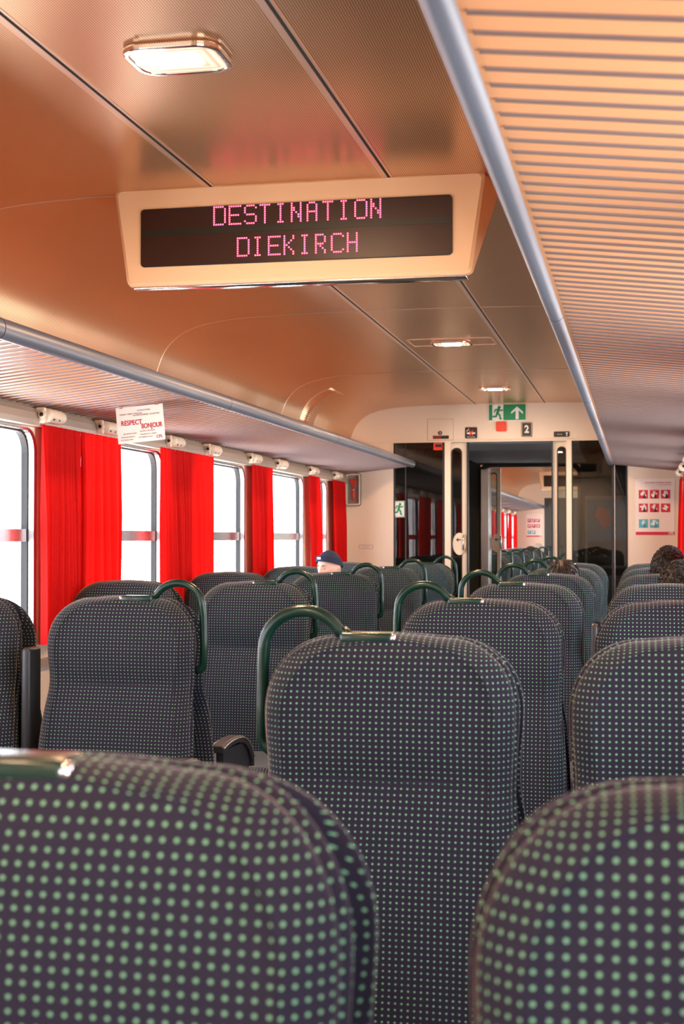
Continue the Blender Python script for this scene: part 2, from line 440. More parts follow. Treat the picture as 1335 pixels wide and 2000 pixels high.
# bulkhead + solid side panels
m = endwall('wall_front', W, .05, None, None)
m.box(WL, -2.066, W, W + .05, 0, 2.178); m.box(-.087, WR, W, W + .05, 0, 2.178)
m.box(-2.085, -2.066, W - .004, W, 0, 2.178)
m.build('wall_front', M['cream'], kind='structure')
# glazed screens left and right of the doorway
def screen(name, x0, x1, label, posts):
    r = empty(name, ((x0 + x1) / 2, W, 0), label, 'glass partition'); ox = r.location.x
    MB().box(x0 - ox, x1 - ox, .018, .026, .02, 2.17).build('glass', M['doorglass'], r)
    for a, b, mt, nm in posts:
        MB().box(a - ox, b - ox, -.004, .045, 0, 2.176).build(nm, M[mt], r)
    return r
screen('glass_partition', -2.066, -1.621, 'tall dark glass partition left of the end doorway', [(-2.066, -2.055, 'black', 'edge_seal'), (-1.966, -1.960, 'black', 'mullion'), (-1.640, -1.621, 'black', 'edge_seal'), (-1.621, -1.572, 'cream_trim', 'post')])
screen('glass_partition', -.548, -.087, 'tall dark glass partition right of the end doorway', [(-.548, -.540, 'black', 'edge_seal'), (-.218, -.196, 'black', 'mullion'), (-.197, -.190, 'alu', 'mullion_strip'), (-.100, -.087, 'black', 'edge_seal'), (-.592, -.548, 'cream_trim', 'post')])
# door frame of narrow rounded lights
def door_leaf(x0, x1, Y, label, gx0, gx1, plate_x, arrow=True, top=2.17):
    r = empty('sliding_door', ((x0 + x1) / 2, Y, 0), label, 'sliding door'); ox = r.location.x
    o = [(x0 - ox, 0.01), (x1 - ox, .01), (x1 - ox, top), (x0 - ox, top)]
    a, b, c, e = gx0 - ox, gx1 - ox, .25, top - .045
    rad = min(.05, (b - a) / 2.2)
    inn = rrect(a, b, c, e, rad); n = len(inn)
    # outer loop matching count, snapped to rectangle corners
    cs = {0: (x1 - ox, top), 1: (x0 - ox, top), 2: (x0 - ox, .01), 3: (x1 - ox, .01)}
    out = [cs[i // (n // 4)] for i in range(n)]
    MB().ring(out, inn, 'y', .0, .035).build('door_frame', M['cream_trim'], r)
    MB().ring(inn, rrect(a + .008, b - .008, c + .008, e - .008, rad * .85), 'y', -.002, .037).build('gasket', M['black'], r)
    MB().box(a + .004, b - .004, .014, .02, c, e).build('glass', M['doorglass'], r)
    if plate_x is not None:
        px = plate_x - ox; circ = [(px + .058 * math.cos(t * PI / 16), 1.30 + .095 * math.sin(t * PI / 16)) for t in range(32)]
        h = MB().prism(circ, 'y', -.014, 0).build('handle_plate', M['cream_trim'], r)
        MB().tube([(px + .035, -.018, 1.25), (px + .035, -.045, 1.26), (px + .035, -.045, 1.36), (px + .035, -.018, 1.37)], .008, 8).build('grip', M['alu'], h)
        if arrow:
            ar = [(px - .030, 1.335), (px - .008, 1.355), (px - .012, 1.340), (px + .012, 1.340), (px + .012, 1.330), (px - .012, 1.330), (px - .008, 1.315)]
            MB().prism(ar, 'y', -.016, -.012).build('arrow', M['blackpr'], h)
    return r
door_leaf(-1.575, -1.428, W + .05, 'narrow cream-framed sliding door slid open at the left of the end doorway', -1.572, -1.478, -1.50)
r = door_leaf(-.709, -.590, W + .05, 'narrow cream-framed fixed light with rounded corner right of the end doorway', -.672, -.594, None)
r.name = 'side_light'; r['category'] = 'side light'
m = MB(); m.box(-1.432, -1.422, W - .002, W + .09, 0, 2.176); m.box(-.716, -.706, W - .002, W + .09, 0, 2.176)
trim(m, M['black'])
# vestibule
m = MB(); m.box(WL - .09, WL, W + .1, V1, 0, CEIL); m.build('wall_vestibule_left', M['darkwall'], kind='structure')
m = MB(); m.box(WR, WR + .09, W + .1, V1, 0, CEIL); m.build('wall_vestibule_right', M['darkwall'], kind='structure')
m = MB(); m.box(WL, WR, W + .05, V1, 2.26, CEIL + .1); m.build('ceiling_vestibule', M['gangway'], kind='structure')
vl = empty('vestibule_fill_lamp', (CX, W + 1.2, 2.259), 'small added ceiling lamp brightening the dark vestibule beyond the end wall', 'ceiling lamp')  # added lamp, brightens the vestibule behind the glass
MB().ring(rrect(-.1, .1, -.05, .05, .03), rrect(-.09, .09, -.04, .04, .025), 'z', -.012, 0).build('bezel', M['chrome'], vl)
MB().prism(rrect(-.09, .09, -.04, .04, .025), 'z', -.010, -.002).build('diffuser', M['lampglass'], vl)
_l = bpy.data.lights.new('vestibule_fill', 'AREA'); _l.size = .15; _l.energy = 5; _l.color = (.9, .95, 1)
_o = bpy.data.objects.new('vestibule_fill', _l); C.objects.link(_o); _o.parent = vl; _o.location = (0, 0, -.02)
# gangway header seen above the second doorway
MB().prism([(W + .4, 2.26), (V1 - .05, 2.26), (V1 - .05, 2.10), (W + .55, 2.13), (W + .42, 2.18)], 'x', -1.60, -.50).build('trim_header', M['gangway'], kind='structure')
# far side of the vestibule
m = MB(); zt = 2.09
m.box(WL, -1.56, V1 - .04, V1, 0, 2.26); m.box(-.565, WR, V1 - .04, V1, 0, 2.26); m.box(-1.56, -.565, V1 - .04, V1, zt, 2.26)
m.build('wall_vestibule_far', M['darkwall'], kind='structure')
bulk = [(x, z) for x, z in FULL if z > 2.178]
m = MB().prism([(WL, 2.26), (WL, bulk[0][1])] + bulk + [(WR, bulk[-1][1]), (WR, 2.26)], 'y', V1 - .04, V1 + .02)
m.box(WL, -1.56, V1, V1 + .02, 0, 2.27); m.box(-.565, WR, V1, V1 + .02, 0, 2.27)
m.build('wall_far_near_end', M['cream'], kind='structure')
# door frame: black rounded jamb and satin metal jamb
inn = rrect(-1.535, -.59, -.3, 2.065, .09); out = rrect(-1.575, -.55, -.34, 2.10, .10)
m = MB().ring(out, inn, 'y', V1 - .10, V1 + .03); f = m.build('door_1', M['black'], kind='structure')
MB().box(-1.528, -1.455, V1 - .30, V1 - .02, 0, 2.03).build('metal_jamb', M['alu'], f)
d2 = door_leaf(-1.47, -1.365, V1 + .03, 'far cream-edged sliding glass door beyond the vestibule', -1.468, -1.400, -1.395, top=2.06)
# panel standing in for window scenery, far vestibule wall, right
ad = empty('scenery_panel', (-.28, V1 - .05, 1.35), 'framed blue and dark panel standing in for window scenery behind the right glass partition', 'scenery panel')
MB().box(-.24, .64, -.012, .008, -.30, .42).build('frame', M['gangway'], ad)
MB().box(-.215, .615, -.016, -.011, -.10, .38).build('sky_area', M['blue'], ad)
MB().prism([(-.215, -.27), (.615, -.27), (.615, .16), (.52, .17), (.42, .15), (.32, .08), (.26, .0), (-.215, -.04)], 'y', -.020, -.013).build('dark_vehicle_shape', M['blackpr'], ad)
MB().prism([(-.14, .22), (-.11, .31), (-.04, .30), (.01, .21), (0, .12), (-.06, .10)], 'y', -.021, -.014).build('red_shape', M['red'], ad)
MB().box(-.42, .66, V1 - .06, V1 - .041, .3, .98).build('trim_dado', M['bluegrey'], kind='structure')
# grab rail on the vestibule wall
gr = empty('grab_rail', (-.10, V1 - .12, 1.0), 'dark vertical grab rail standing in the vestibule behind the right glass', 'grab rail')
MB().tube([(-.02, 0, -.6), (-.02, 0, .22), (.0, 0, .24), (.12, 0, .24)], .012, 10).build('rail_tube', M['plastic'], gr)
# small green exit notice inside the left partition
def runner(parent, cx, cz, h, m_, y):
    s = h / 10
    def b(pts, w):
        mm = MB().tube([(cx + p[0] * s, y, cz + p[1] * s) for p in pts], w * s, 6, smooth=False); return mm
    mm = MB(); dy = [0.0]
    circ = [(cx + (.9 + 1.05 * math.cos(t * PI / 8)) * s, cz + (4.0 + 1.05 * math.sin(t * PI / 8)) * s) for t in range(16)]
    mm.prism(circ, 'y', y - .001, y + .001)
    for pts, wd in (([(.4, 2.6), (-.4, -.4)], 1.0), ([(.5, 2.5), (2.4, 1.6), (3.4, 2.2)], .45), ([(.2, 2.5), (-1.8, 2.4), (-2.6, .8)], .45),
                    ([(-.4, -.4), (1.3, -1.6), (1.6, -4.2), (2.4, -4.3)], .6), ([(-.5, -.4), (-1.4, -2.6), (-3.6, -2.7)], .6)):
        for i in range(len(pts) - 1):
            (x0, z0), (x1, z1) = pts[i], pts[i + 1]; L = math.hypot(x1 - x0, z1 - z0); nx, nz = -(z1 - z0) / L * wd, (x1 - x0) / L * wd
            ex, ez = (x1 - x0) / L * wd * .5, (z1 - z0) / L * wd * .5
            q = [(x0 - ex + nx, z0 - ez + nz), (x1 + ex + nx, z1 + ez + nz), (x1 + ex - nx, z1 + ez - nz), (x0 - ex - nx, z0 - ez - nz)]
            dy[0] += .0003; mm.prism([(cx + a * s, cz + c * s) for a, c in q], 'y', y - .001 - dy[0], y + .001)
    return mm.build('running_figure', m_, parent)
ex2 = empty('exit_notice', (-2.015, W + .012, 1.60), 'small faded green running-man notice on the left glass partition', 'safety sign')
MB().box(-.05, .05, -.001, .001, -.07, .07).build('plate', M['white'], ex2)
runner(ex2, -.005, 0, .105, M['signgreen'], -.003)
MB().ring([(-.046, -.066), (.046, -.066), (.046, .066), (-.046, .066)], [(-.042, -.062), (.042, -.062), (.042, .062), (-.042, .062)], 'y', -.002, 0).build('border', M['signgreen'], ex2)

# end wall of the second saloon
m = MB(); bl = [(WL, 2.178)] + [(WL, bulk[0][1])] + bulk + [(WR, bulk[-1][1]), (WR, 2.178)]
m.prism(bl, 'y', Z1, Z1 + .05); m.box(WL, -1.90, Z1, Z1 + .05, 0, 2.178); m.box(-.22, WR, Z1, Z1 + .05, 0, 2.178)
m.build('wall_far_end', M['cream'], kind='structure')
MB().box(-1.90, -.22, Z1 + .02, Z1 + .06, 0, 2.178).build('door_2', M['darkwall'], kind='structure')

# ------------------------------------------------------------------ ceiling lamps
def lamp(Y, label, surround):
    r = empty('ceiling_lamp', (CX, Y, 2.4945), label, 'ceiling lamp', 'ceiling lamps along the centre panel')
    o, i = rrect(-.118, .118, -.098, .098, .055), rrect(-.104, .104, -.084, .084, .045)
    MB().ring(o, i, 'z', -.016, 0).build('bezel', M['chrome'], r, bevel=.004)
    MB().prism(rrect(-.104, .104, -.084, .084, .045), 'z', -.013, -.003).build('ribbed_glass', M['lampglass'], r)
    MB().rbox(-.055, .055, -.028, .028, -.022, -.010, .005).build('bulb', M['bulb'], r)
    if surround:
        MB().ring(rrect(-.25, .25, -.15, .15, .02), rrect(-.24, .24, -.14, .14, .015), 'z', -.003, .002).build('surround', M['strip'], r)
    l = bpy.data.lights.new('lamp_light', 'AREA'); l.shape = 'RECTANGLE'; l.size = .2; l.size_y = .16
    l.energy = LAMP_W; l.color = WARM
    lo = bpy.data.objects.new('lamp_light', l); C.objects.link(lo); lo.parent = r; lo.location = (0, 0, -.03)
for Y, lb, sr in ((-1.9, 'ceiling lamp at the rear of the coach', 0), (.64, 'ceiling lamp above the nearest seats', 0),
              (3.2, 'large rounded chrome-rimmed ceiling lamp in front of the destination display', 0), (5.72, 'ceiling lamp hidden just behind the destination display', 0),
              (8.24, 'small lit ceiling lamp in a rectangular surround behind the display', 1), (10.8, 'lit ceiling lamp just in front of the green exit sign', 0),
              (15.8, 'ceiling lamp nearest the door in the next saloon', 0), (20.5, 'ceiling lamp halfway along the next saloon', 0), (26.5, 'ceiling lamp at the far end of the next saloon', 0)):
    lamp(Y, lb, sr)

# ------------------------------------------------------------------ destination display
FONT = {
 'D': ["11111.", "1....1", "1....1", "1....1", "1....1", "1....1", "1....1", "1....1", "11111."],
 'E': ["111111", "1.....", "1.....", "1.....", "11111.", "1.....", "1.....", "1.....", "111111"],
 'S': [".1111.", "1....1", "1.....", "1.....", ".1111.", ".....1", ".....1", "1....1", ".1111."],
 'T': ["11111.", "..1...", "..1...", "..1...", "..1...", "..1...", "..1...", "..1...", "..1..."],
 'I': [".111..", "..1...", "..1...", "..1...", "..1...", "..1...", "..1...", "..1...", ".111.."],
 'N': ["1...1.", "1...1.", "11..1.", "11..1.", "1.1.1.", "1..11.", "1..11.", "1...1.", "1...1."],
 'A': [".111..", "1...1.", "1...1.", "1...1.", "11111.", "1...1.", "1...1.", "1...1.", "1...1."],
 'O': [".1111.", "1....1", "1....1", "1....1", "1....1", "1....1", "1....1", "1....1", ".1111."],
 'K': ["1...1.", "1...1.", "1..1..", "1.1...", "11....", "1.1...", "1..1..", "1...1.", "1...1."],
 'R': ["1111..", "1...1.", "1...1.", "1...1.", "1111..", "1.1...", "1..1..", "1...1.", "1...1."],
 'C': [".1111.", "1....1", "1.....", "1.....", "1.....", "1.....", "1.....", "1....1", ".1111."],
 'H': ["1...1.", "1...1.", "1...1.", "1...1.", "11111.", "1...1.", "1...1.", "1...1.", "1...1."],
}
def display(x, Y, label, lit):
    r = empty('destination_display', (x, Y, 2.49), label, 'information display')
    # front face slightly leaning, wedge to the ceiling behind
    def ringpts(y, hw_t, hw_b, zt, zb, rr, yb=None):
        pts = []
        yb = y if yb is None else yb
        base = rrect(-1, 1, -1, 1, .0001, 1)
        corners = [(hw_b, zb), (hw_t, zt), (-hw_t, zt), (-hw_b, zb)]
        for (cx, cz), a0 in zip(corners, (-90, 0, 90, 180)):
            sx = 1 if cx > 0 else -1; sz = 1 if cz == zt else -1
            for k in range(6):
                a = math.radians(a0 + 90 * k / 5)
                px = cx - sx * rr + rr * math.cos(a); pz = cz - sz * rr + rr * math.sin(a)
                t = (pz - zb) / (zt - zb); pts.append((px, yb + (y - yb) * t, pz))
        return pts
    L = [ringpts(0, .600, .560, .0, -.303, .018), ringpts(.006, .610, .570, .01, -.312, .022), ringpts(.03, .612, .571, .01, -.315, .02, .022),
         ringpts(.09, .622, .568, .01, -.305, .02, .07), ringpts(.22, .634, .55, .01, -.24, .02, .11)]
    n = len(L[0]); m = MB(); vs = sum(L, [])
    fs = [(j * n + i, j * n + (i + 1) % n, (j + 1) * n + (i + 1) % n, (j + 1) * n + i) for j in range(len(L) - 1) for i in range(n)]
    fs += [tuple(range(n)), tuple((len(L) - 1) * n + i for i in range(n))]
    m.add(vs, fs, None, False); h = m.build('housing', M['housing'], r)
    MB().rbox(-.552, .552, .016, .078, -.3215, -.308, .005).build('underside_trim', M['chrome'], r)
    sx0, sx1, z0, z1 = -1.590 - (-1.075), -.570 - (-1.075), 2.240 - 2.49, 2.424 - 2.49
    scr = MB().prism(rrect(sx0, sx1, z0, z1, .012), 'y', -.003, .004).build('screen', M['screen'], r)
    rim = MB().ring(rrect(sx0 - .003, sx1 + .003, z0 - .003, z1 + .003, .013), rrect(sx0, sx1, z0, z1, .012), 'y', -.005, .004).build('screen_rim', M['black'], r)
    MB().box(sx0 + .002, sx1 - .002, -.0045, 0, -.152, -.131).build('screen_band', M['screenband'], r)
    # faint unlit LED grid
    if lit:
        m = MB(); p = .00735
        for word, xs, zs in (('DESTINATION', -1.343 + 1.075, 2.4235 - 2.49), ('DIEKIRCH', -1.2635 + 1.075, 2.3185 - 2.49)):
            for ci, ch in enumerate(word):
                for row, line in enumerate(FONT[ch]):
                    for c_, v in enumerate(line):
                        if v != '1': continue
                        cx = xs + (ci * 7.05 + c_) * p; cz = zs - row * .00715
                        if word == 'DESTINATION': cz -= .0005
                        m.add([(cx + .0031 * math.cos(t * PI / 4), -.0055, cz + .0031 * math.sin(t * PI / 4)) for t in range(8)] + [(cx, -.0072, cz)],
                              [(t, (t + 1) % 8, 8) for t in range(8)])
        let = m.build('lettering', M['led'], r)
        T = Matrix.Translation((0, .172, -.148)) @ Matrix.Rotation(PI, 4, 'Z') @ Matrix.Rotation(-.42, 4, 'X') @ Matrix.Translation((0, .006, .158))
        for o in (scr, rim, let):
            c = o.copy(); C.objects.link(c); c.parent = r; c.matrix_basis = T; c.name = 'rear_' + o.name.split('.')[0]
display(-1.075, 4.42, 'cream ceiling display showing DESTINATION DIEKIRCH in red lights', True)
display(-1.075, 24.7, 'small unlit ceiling display seen far through the open end door', False)

# ------------------------------------------------------------------ curtains
def curtain(Xs, y0, y1, label, seed, shift=0.0, pinch=0.0, bottom=.90, slit=0, group='red window curtains'):
    """Xs = wall side sign (+1 interior to the right of the left wall)"""
    rnd = random.Random(seed); X = WL + .030 if Xs > 0 else WR - .030
    o = empty('curtain', (X, (y0 + y1) / 2, 1.83), label, 'curtain', group)
    wd = y1 - y0; nx = max(24, int(wd / .0045)); nz = 26
    npl = max(4, wd / .042); ph = rnd.random() * 6; vs = []; fs = []
    jit = [rnd.uniform(.5, 1.3) for _ in range(80)]; fr = [rnd.uniform(-.6, .6) for _ in range(80)]
    for j in range(nz + 1):
        t = j / nz; z = 1.83 - (1.83 - bottom) * t
        for i in range(nx + 1):
            u = i / nx; k = u * npl; a = jit[int(k)] * (1 - k % 1) + jit[int(k) + 1] * (k % 1); f = fr[int(k)] * (1 - k % 1) + fr[int(k) + 1] * (k % 1)
            amp = .015 * a * (.35 + .75 * min(1, t * 2.5))
            yy = y0 + wd * u + shift * t * (1 - u * .3)
            if slit: yy -= slit * math.exp(-((u - (1 if slit > 0 else 0)) / .25) ** 2) * math.sin(PI * min(1, max(0, (t - .06) / .30))) * .5
            yy += .004 * math.sin(k * PI * 2 + f * 3)
            xx = (amp * math.sin(2 * PI * (k + f) + ph) + .012 * math.sin(u * 7 + seed + t * 1.5) * t + .018) * Xs
            vs.append((xx + Xs * .004, yy - (y0 + y1) / 2, z - 1.83))
    for j in range(nz):
        for i in range(nx):
            q = j * (nx + 1) + i; fs.append((q, q + 1, q + nx + 2, q + nx + 1))
    m = MB().add(vs, fs, None, True); c = m.build('cloth', M['curtain'], o, recalc=False)
    hem = MB(); b = nz * (nx + 1)
    hem.add([Vector(vs[b + i]) + Vector((Xs * .002, 0, 0)) for i in range(nx + 1)] + [Vector(vs[b - 2 * (nx + 1) + i]) + Vector((Xs * .002, 0, 0)) for i in range(nx + 1)],
            [(i, i + 1, nx + 2 + i, nx + 1 + i) for i in range(nx)], None, True)
    hem.build('hem', M['curtain'], o, recalc=False)
    return o
CL = [(5.60, 6.03, 'first wide red curtain on the left, half nearer the camera', 1, .012, .010), (6.04, 6.54, 'first wide red curtain on the left, half beyond the dark slit', 2, 0, -.010),
      (7.13, 7.58, 'red curtain under the hanging sign, half nearer the camera', 3, .06, 0), (7.585, 8.08, 'red curtain beside the hanging sign, half farther away', 4, 0, 0),
      (8.93, 9.20, 'narrow near half of the third red curtain from the left', 5, .03, 0), (9.205, 9.46, 'narrow far half of the third red curtain from the left', 6, 0, 0),
      (10.58, 10.95, 'twisted red curtain between the last two windows', 7, .12, 0), (11.43, 11.92, 'last red curtain in the corner by the end wall', 8, .10, 0)]
for y0, y1, lb, sd, sh, sl in CL: curtain(1, y0, y1, lb, sd, sh, slit=sl)
for i, (y0, y1) in enumerate(((2.32, 3.02), (3.96, 4.60))):
    curtain(1, y0, y1, ('red curtain beside the nearest seats outside the left edge', 'red curtain just outside the left edge of the view')[i], 20 + i)
curtain(-1, 11.43, 11.98, 'thin sliver of red curtain at the right edge beside the poster', 31)
for i, (y0, y1) in enumerate(((1.0, 1.5), (4.2, 4.9), (7.3, 8.0), (10.58, 10.95))):
    curtain(-1, y0, y1, 'red curtain on the right wall, %s' % ('beside the camera', 'across from the display', 'across from the hanging sign', 'last but one before the end wall')[i], 40 + i)
for i, y0 in enumerate((17.8, 19.45, 21.1, 22.74, 24.38, 26.0, 27.64, 28.9)):
    curtain(1, y0, y0 + .62, 'tiny distant red curtain in the next saloon, %s window from the door' % ('second', 'third', 'fourth', 'fifth', 'sixth', 'seventh', 'eighth', 'last')[i], 60 + i, group='distant curtains in the next saloon')

# fittings on the rail above each curtain
ORD = ['first', 'second', 'third', 'fourth', 'fifth', 'sixth', 'seventh', 'eighth']
def fitting(X, s, Y, label, group):
    r = empty('reading_light', (X + s * .045, Y, 1.868), label, 'reading light', group)
    m = MB(); pts = []; rad = []
    for k in range(13):
        t = k / 12; pts.append((s * .022, -.09 + .20 * t, 0)); rad.append(.031 * (1 - max(0, (t - .75) / .25) ** 2 * .75))
    m.tube(pts, rad, 16); m.build('body', M['cream_trim'], r)
    MB().rbox(-.012 if s > 0 else -.03, .03 if s > 0 else .012, -.112, -.088, -.034, .032, .006).build('end_plate', M['cream_trim'], r)
    k = MB().tube([(s * .022, -.125, 0), (s * .022, -.110, 0)], .017, 14).build('knob', M['cream_trim'], r)
    MB().tube([(s * .022, -.127, 0), (s * .022, -.124, 0)], .009, 12).build('knob_centre', M['black'], k)
    for a, b in ((-.06, -.045), (.0, .010)): MB().box(*sorted((s * .030, s * .0495)), a, b, -.020, -.004).build('slot', M['plastic'], r)
FY = [5.69, 6.35, 7.34, 8.04, 8.97, 9.68, 10.68, 11.57]
for i, Y in enumerate(FY):
    fitting(WL, 1, Y, 'small cream reading light on the left window rail, %s from the left of the photo' % ORD[i], 'reading lights on the left rail')
    fitting(WR, -1, Y, 'small cream reading light at the right edge beside the poster' if i == 7 else 'cream reading light on the right window rail, %s from the camera' % ORD[i], 'reading lights on the right rail')
for i, Y in enumerate((20.0, 21.2, 22.4, 23.6, 24.9, 26.2, 27.5, 28.8)):
    fitting(WL, 1, Y, 'tiny reading light on the window rail of the next saloon, %s from the door' % ORD[i], 'distant reading lights')

# ------------------------------------------------------------------ hanging sign
sg = empty('hanging_sign', (-2.135, 5.90, 1.928), 'tilted paper sign reading RESPECT BONJOUR hanging under the left luggage rack', 'sign')
sg.rotation_euler = (0, math.radians(-5.0), 0)
sgp = MB().box(-.108, .108, -.001, .001, -.158, 0).build('paper_sheet', M['paper'], sg)
text_obj('word', 'RESPECT', .030, M['ink'], sg, (-.040, -.002, -.071), FACE, bold=.0006, width=.096)
text_obj('word', 'BONJOUR', .030, M['ink'], sg, (.052, -.002, -.091), FACE, bold=.0006, width=.096)
text_obj('logo', 'CFL', .018, M['ink'], sg, (.084, -.002, -.142), FACE, bold=.0004)
for tx, x, z in (('GUDDE MOIEN', .02, -.020), ('DANKE  MERCI  PARDON', -.04, -.032), ('BONNE JOURNEE  AU REVOIR', .03, -.040), ('S IL VOUS PLAIT', -.05, -.118),
                 ('GUTEN MORGEN', .03, -.112), ('WANN ECH GELIFT', .035, -.126), ('EDDI AN MERCI', -.06, -.132), ('EXCUSEZ-MOI', -.066, -.144), ('SCHEINEN DAG', .02, -.138)):
    text_obj('small_print', tx, .009, M['grey_ink'], sg, (x, -.002, z), FACE)
m = MB(); m.box(-.09, -.075, -.003, .003, -.004, .016); m.box(.075, .09, -.003, .003, -.004, .012); m.build('hanger', M['chrome'], sg)

# ------------------------------------------------------------------ signs on the end wall
def wall_thing(name, x0, x1, z0, z1, label, cat, th=.004, Y=W):
    r = empty(name, ((x0 + x1) / 2, Y, (z0 + z1) / 2), label, cat)
    return r, (x1 - x0) / 2, (z1 - z0) / 2
r, a, b = wall_thing('exit_sign', -1.247, -.924, 2.345, 2.486, 'green emergency exit sign with running figure and upward arrow', 'exit sign')
MB().box(-a, a, -.010, 0, -b, b).build('plate', M['white'], r)
MB().box(-a + .006, -a + .035, -.012, -.009, -b + .006, b - .002).build('green_band', M['signgreen'], r)
MB().box(-a + .128, a - .006, -.012, -.009, -b + .006, b - .002).build('green_field', M['signgreen'], r)
runner(r, -a + .083, -.002, .118, M['signgreen'], -.012)
MB().prism([(.033, -.012), (.033, .004), (.083, .050), (.133, .004), (.133, -.014), (.096, .016), (.096, -.058), (.070, -.058), (.070, .016)], 'y', -.014, -.011).build('arrow', M['white'], r)
r, a, b = wall_thing('alarm_cover', -1.182, -1.092, 2.255, 2.340, 'plain red rounded square under the exit sign', 'alarm cover')
MB().prism(rrect(-a, a, -b, b, .012), 'y', -.012, 0).build('cover', M['red'], r)
r, a, b = wall_thing('class_sign', -.968, -.876, 2.205, 2.333, 'black plate with white numeral 2 right of the red square', 'class sign')
MB().prism(rrect(-a, a, -b, b, .010), 'y', -.006, 0).build('plate', M['blackpr'], r)
MB().ring(rrect(-a + .004, a - .004, -b + .004, b - .004, .008), rrect(-a + .007, a - .007, -b + .007, b - .007, .006), 'y', -.008, -.005).build('border', M['cream_trim'], r)
text_obj('numeral', '2', .088, M['white'], r, (0, -.008, 0), FACE, bold=.003, sx=.85)
r, a, b = wall_thing('no_smoking_sign', -1.446, -1.342, 2.200, 2.296, 'black no smoking sign with red cross and pale cigarette', 'no smoking sign')
MB().prism(rrect(-a, a, -b, b, .010), 'y', -.006, 0).build('plate', M['blackpr'], r)
MB().box(-.036, .036, -.008, -.005, -.010, .003).build('cigarette', M['white'], r)
MB().tube([(-.036, -.007, .008), (-.036, -.007, .020), (-.024, -.007, .024), (-.020, -.007, .036)], .003, 6).build('smoke_curl', M['white'], r)
m = MB().prism([(-.020, -.022), (.012, .022), (.020, .016), (-.012, -.028)], 'y', -.010, -.007); m.prism([(-.020, .016), (-.012, .022), (.020, -.022), (.012, -.028)], 'y', -.0105, -.0075); m.build('cross', M['red'], r)
text_obj('lettering', 'No smoking', .014, M['white'], r, (0, -.007, -.036), FACE)
r, a, b = wall_thing('door_notice', -.695, -.565, 2.202, 2.248, 'small black label strip above the right side light', 'label')
MB().prism(rrect(-a, a, -b, b, .008), 'y', -.006, 0).build('plate', M['blackpr'], r)
MB().box(.040, .047, -.008, -.005, -.016, .006).box(.034, .053, -.008, -.005, .006, .014).build('key_symbol', M['white'], r)
text_obj('lettering', 'Service', .014, M['cream_trim'], r, (-.015, -.007, .0), FACE)
r, a, b = wall_thing('access_hatch', -1.77, -1.545, 2.188, 2.372, 'square cream hatch outlined above the left partition', 'hatch')
MB().ring([(-a, -b), (a, -b), (a, b), (-a, b)], [(-a + .003, -b + .003), (a - .003, -b + .003), (a - .003, b - .003), (-a + .003, b - .003)], 'y', -.002, .001).build('outline', M['rail'], r)
MB().box(-a + .003, a - .003, -.003, 0, -b + .003, b - .003).build('panel', M['cream'], r)
k = MB().tube([(-.002, -.008, -.03), (-.002, 0, -.03)], .017, 16).build('lock', M['plastic'], r)
MB().box(-.005, .001, -.010, -.007, -.040, -.020).build('key_slot', M['cream_trim'], k)
MB().box(-.065, .008, -.006, -.002, -.080, -.052).build('red_label', mat('dark_red_label', (.22, .02, .02), .5), r)
MB().box(.008, .072, -.006, -.002, -.080, -.052).build('black_label', M['blackpr'], r)
r, a, b = wall_thing('door_sticker', -1.72, -1.632, 2.105, 2.168, 'small red sticker at the top of the left glass partition', 'sticker')
r.location.y = W + .013
MB().box(-a, a, -.002, .002, -b, b).build('sheet', M['red'], r)
MB().box(-.028, .026, -.004, -.001, -.006, .018).build('black_mark', M['blackpr'], r)
r, a, b = wall_thing('wall_plate', -2.37, -2.245, 1.258, 1.292, 'faint small white plate on the end wall beside the person in the beanie', 'notice')
MB().prism(rrect(-a, a, -b, b, .006), 'y', -.002, 0).build('plate', M['cream_trim'], r)
MB().ring(rrect(-a, a, -b, b, .006), rrect(-a + .003, a - .003, -b + .003, b - .003, .005), 'y', -.003, 0).build('border', M['grey_ink'], r)
text_obj('lettering', 'Places reservees\nMerci', .012, M['grey_ink'], r, (0, -.003, 0), FACE)
# emergency hammer box
r, a, b = wall_thing('hammer_box', -2.482, -2.354, 1.633, 1.908, 'cream emergency hammer box with red hammer left on the end wall', 'emergency hammer box')
o_, i_ = rrect(-a, a, -b, b, .018), rrect(-a + .013, a - .013, -b + .015, b - .013, .008)
MB().ring(o_, i_, 'y', -.030, 0).build('case', M['cream_trim'], r, bevel=.003)
MB().ring(rrect(-a - .004, a + .004, -b - .004, b + .004, .02), o_, 'y', -.018, 0).build('gasket', M['plastic'], r)
MB().box(-a + .01, a - .01, -.004, 0, -b + .01, b - .01).build('back_panel', M['rail'], r)
MB().box(-a + .013, a - .013, -.026, -.024, -b + .014, b - .012).build('glass', M['coachglass'], r)
hm = empty('emergency_hammer', (r.location.x, W - .014, r.location.z + .085), 'small red hammer inside the cream wall box', 'hammer')
MB().rbox(-.036, .036, -.006, .006, -.016, .008, .004).prism([(-.022, -.012), (.022, -.012), (.008, -.075), (-.008, -.075)], 'y', -.006, .006).build('head', M['red'], hm)
MB().tube([(0, 0, -.07), (0, 0, -.095), (0, 0, -.12), (0, 0, -.165), (0, 0, -.18)], [.009, .008, .014, .010, .006], 10).build('handle', M['red'], hm)
MB().tube([(0, 0, -.084), (0, 0, -.092)], .011, 10).build('collar', M['cream_trim'], hm)
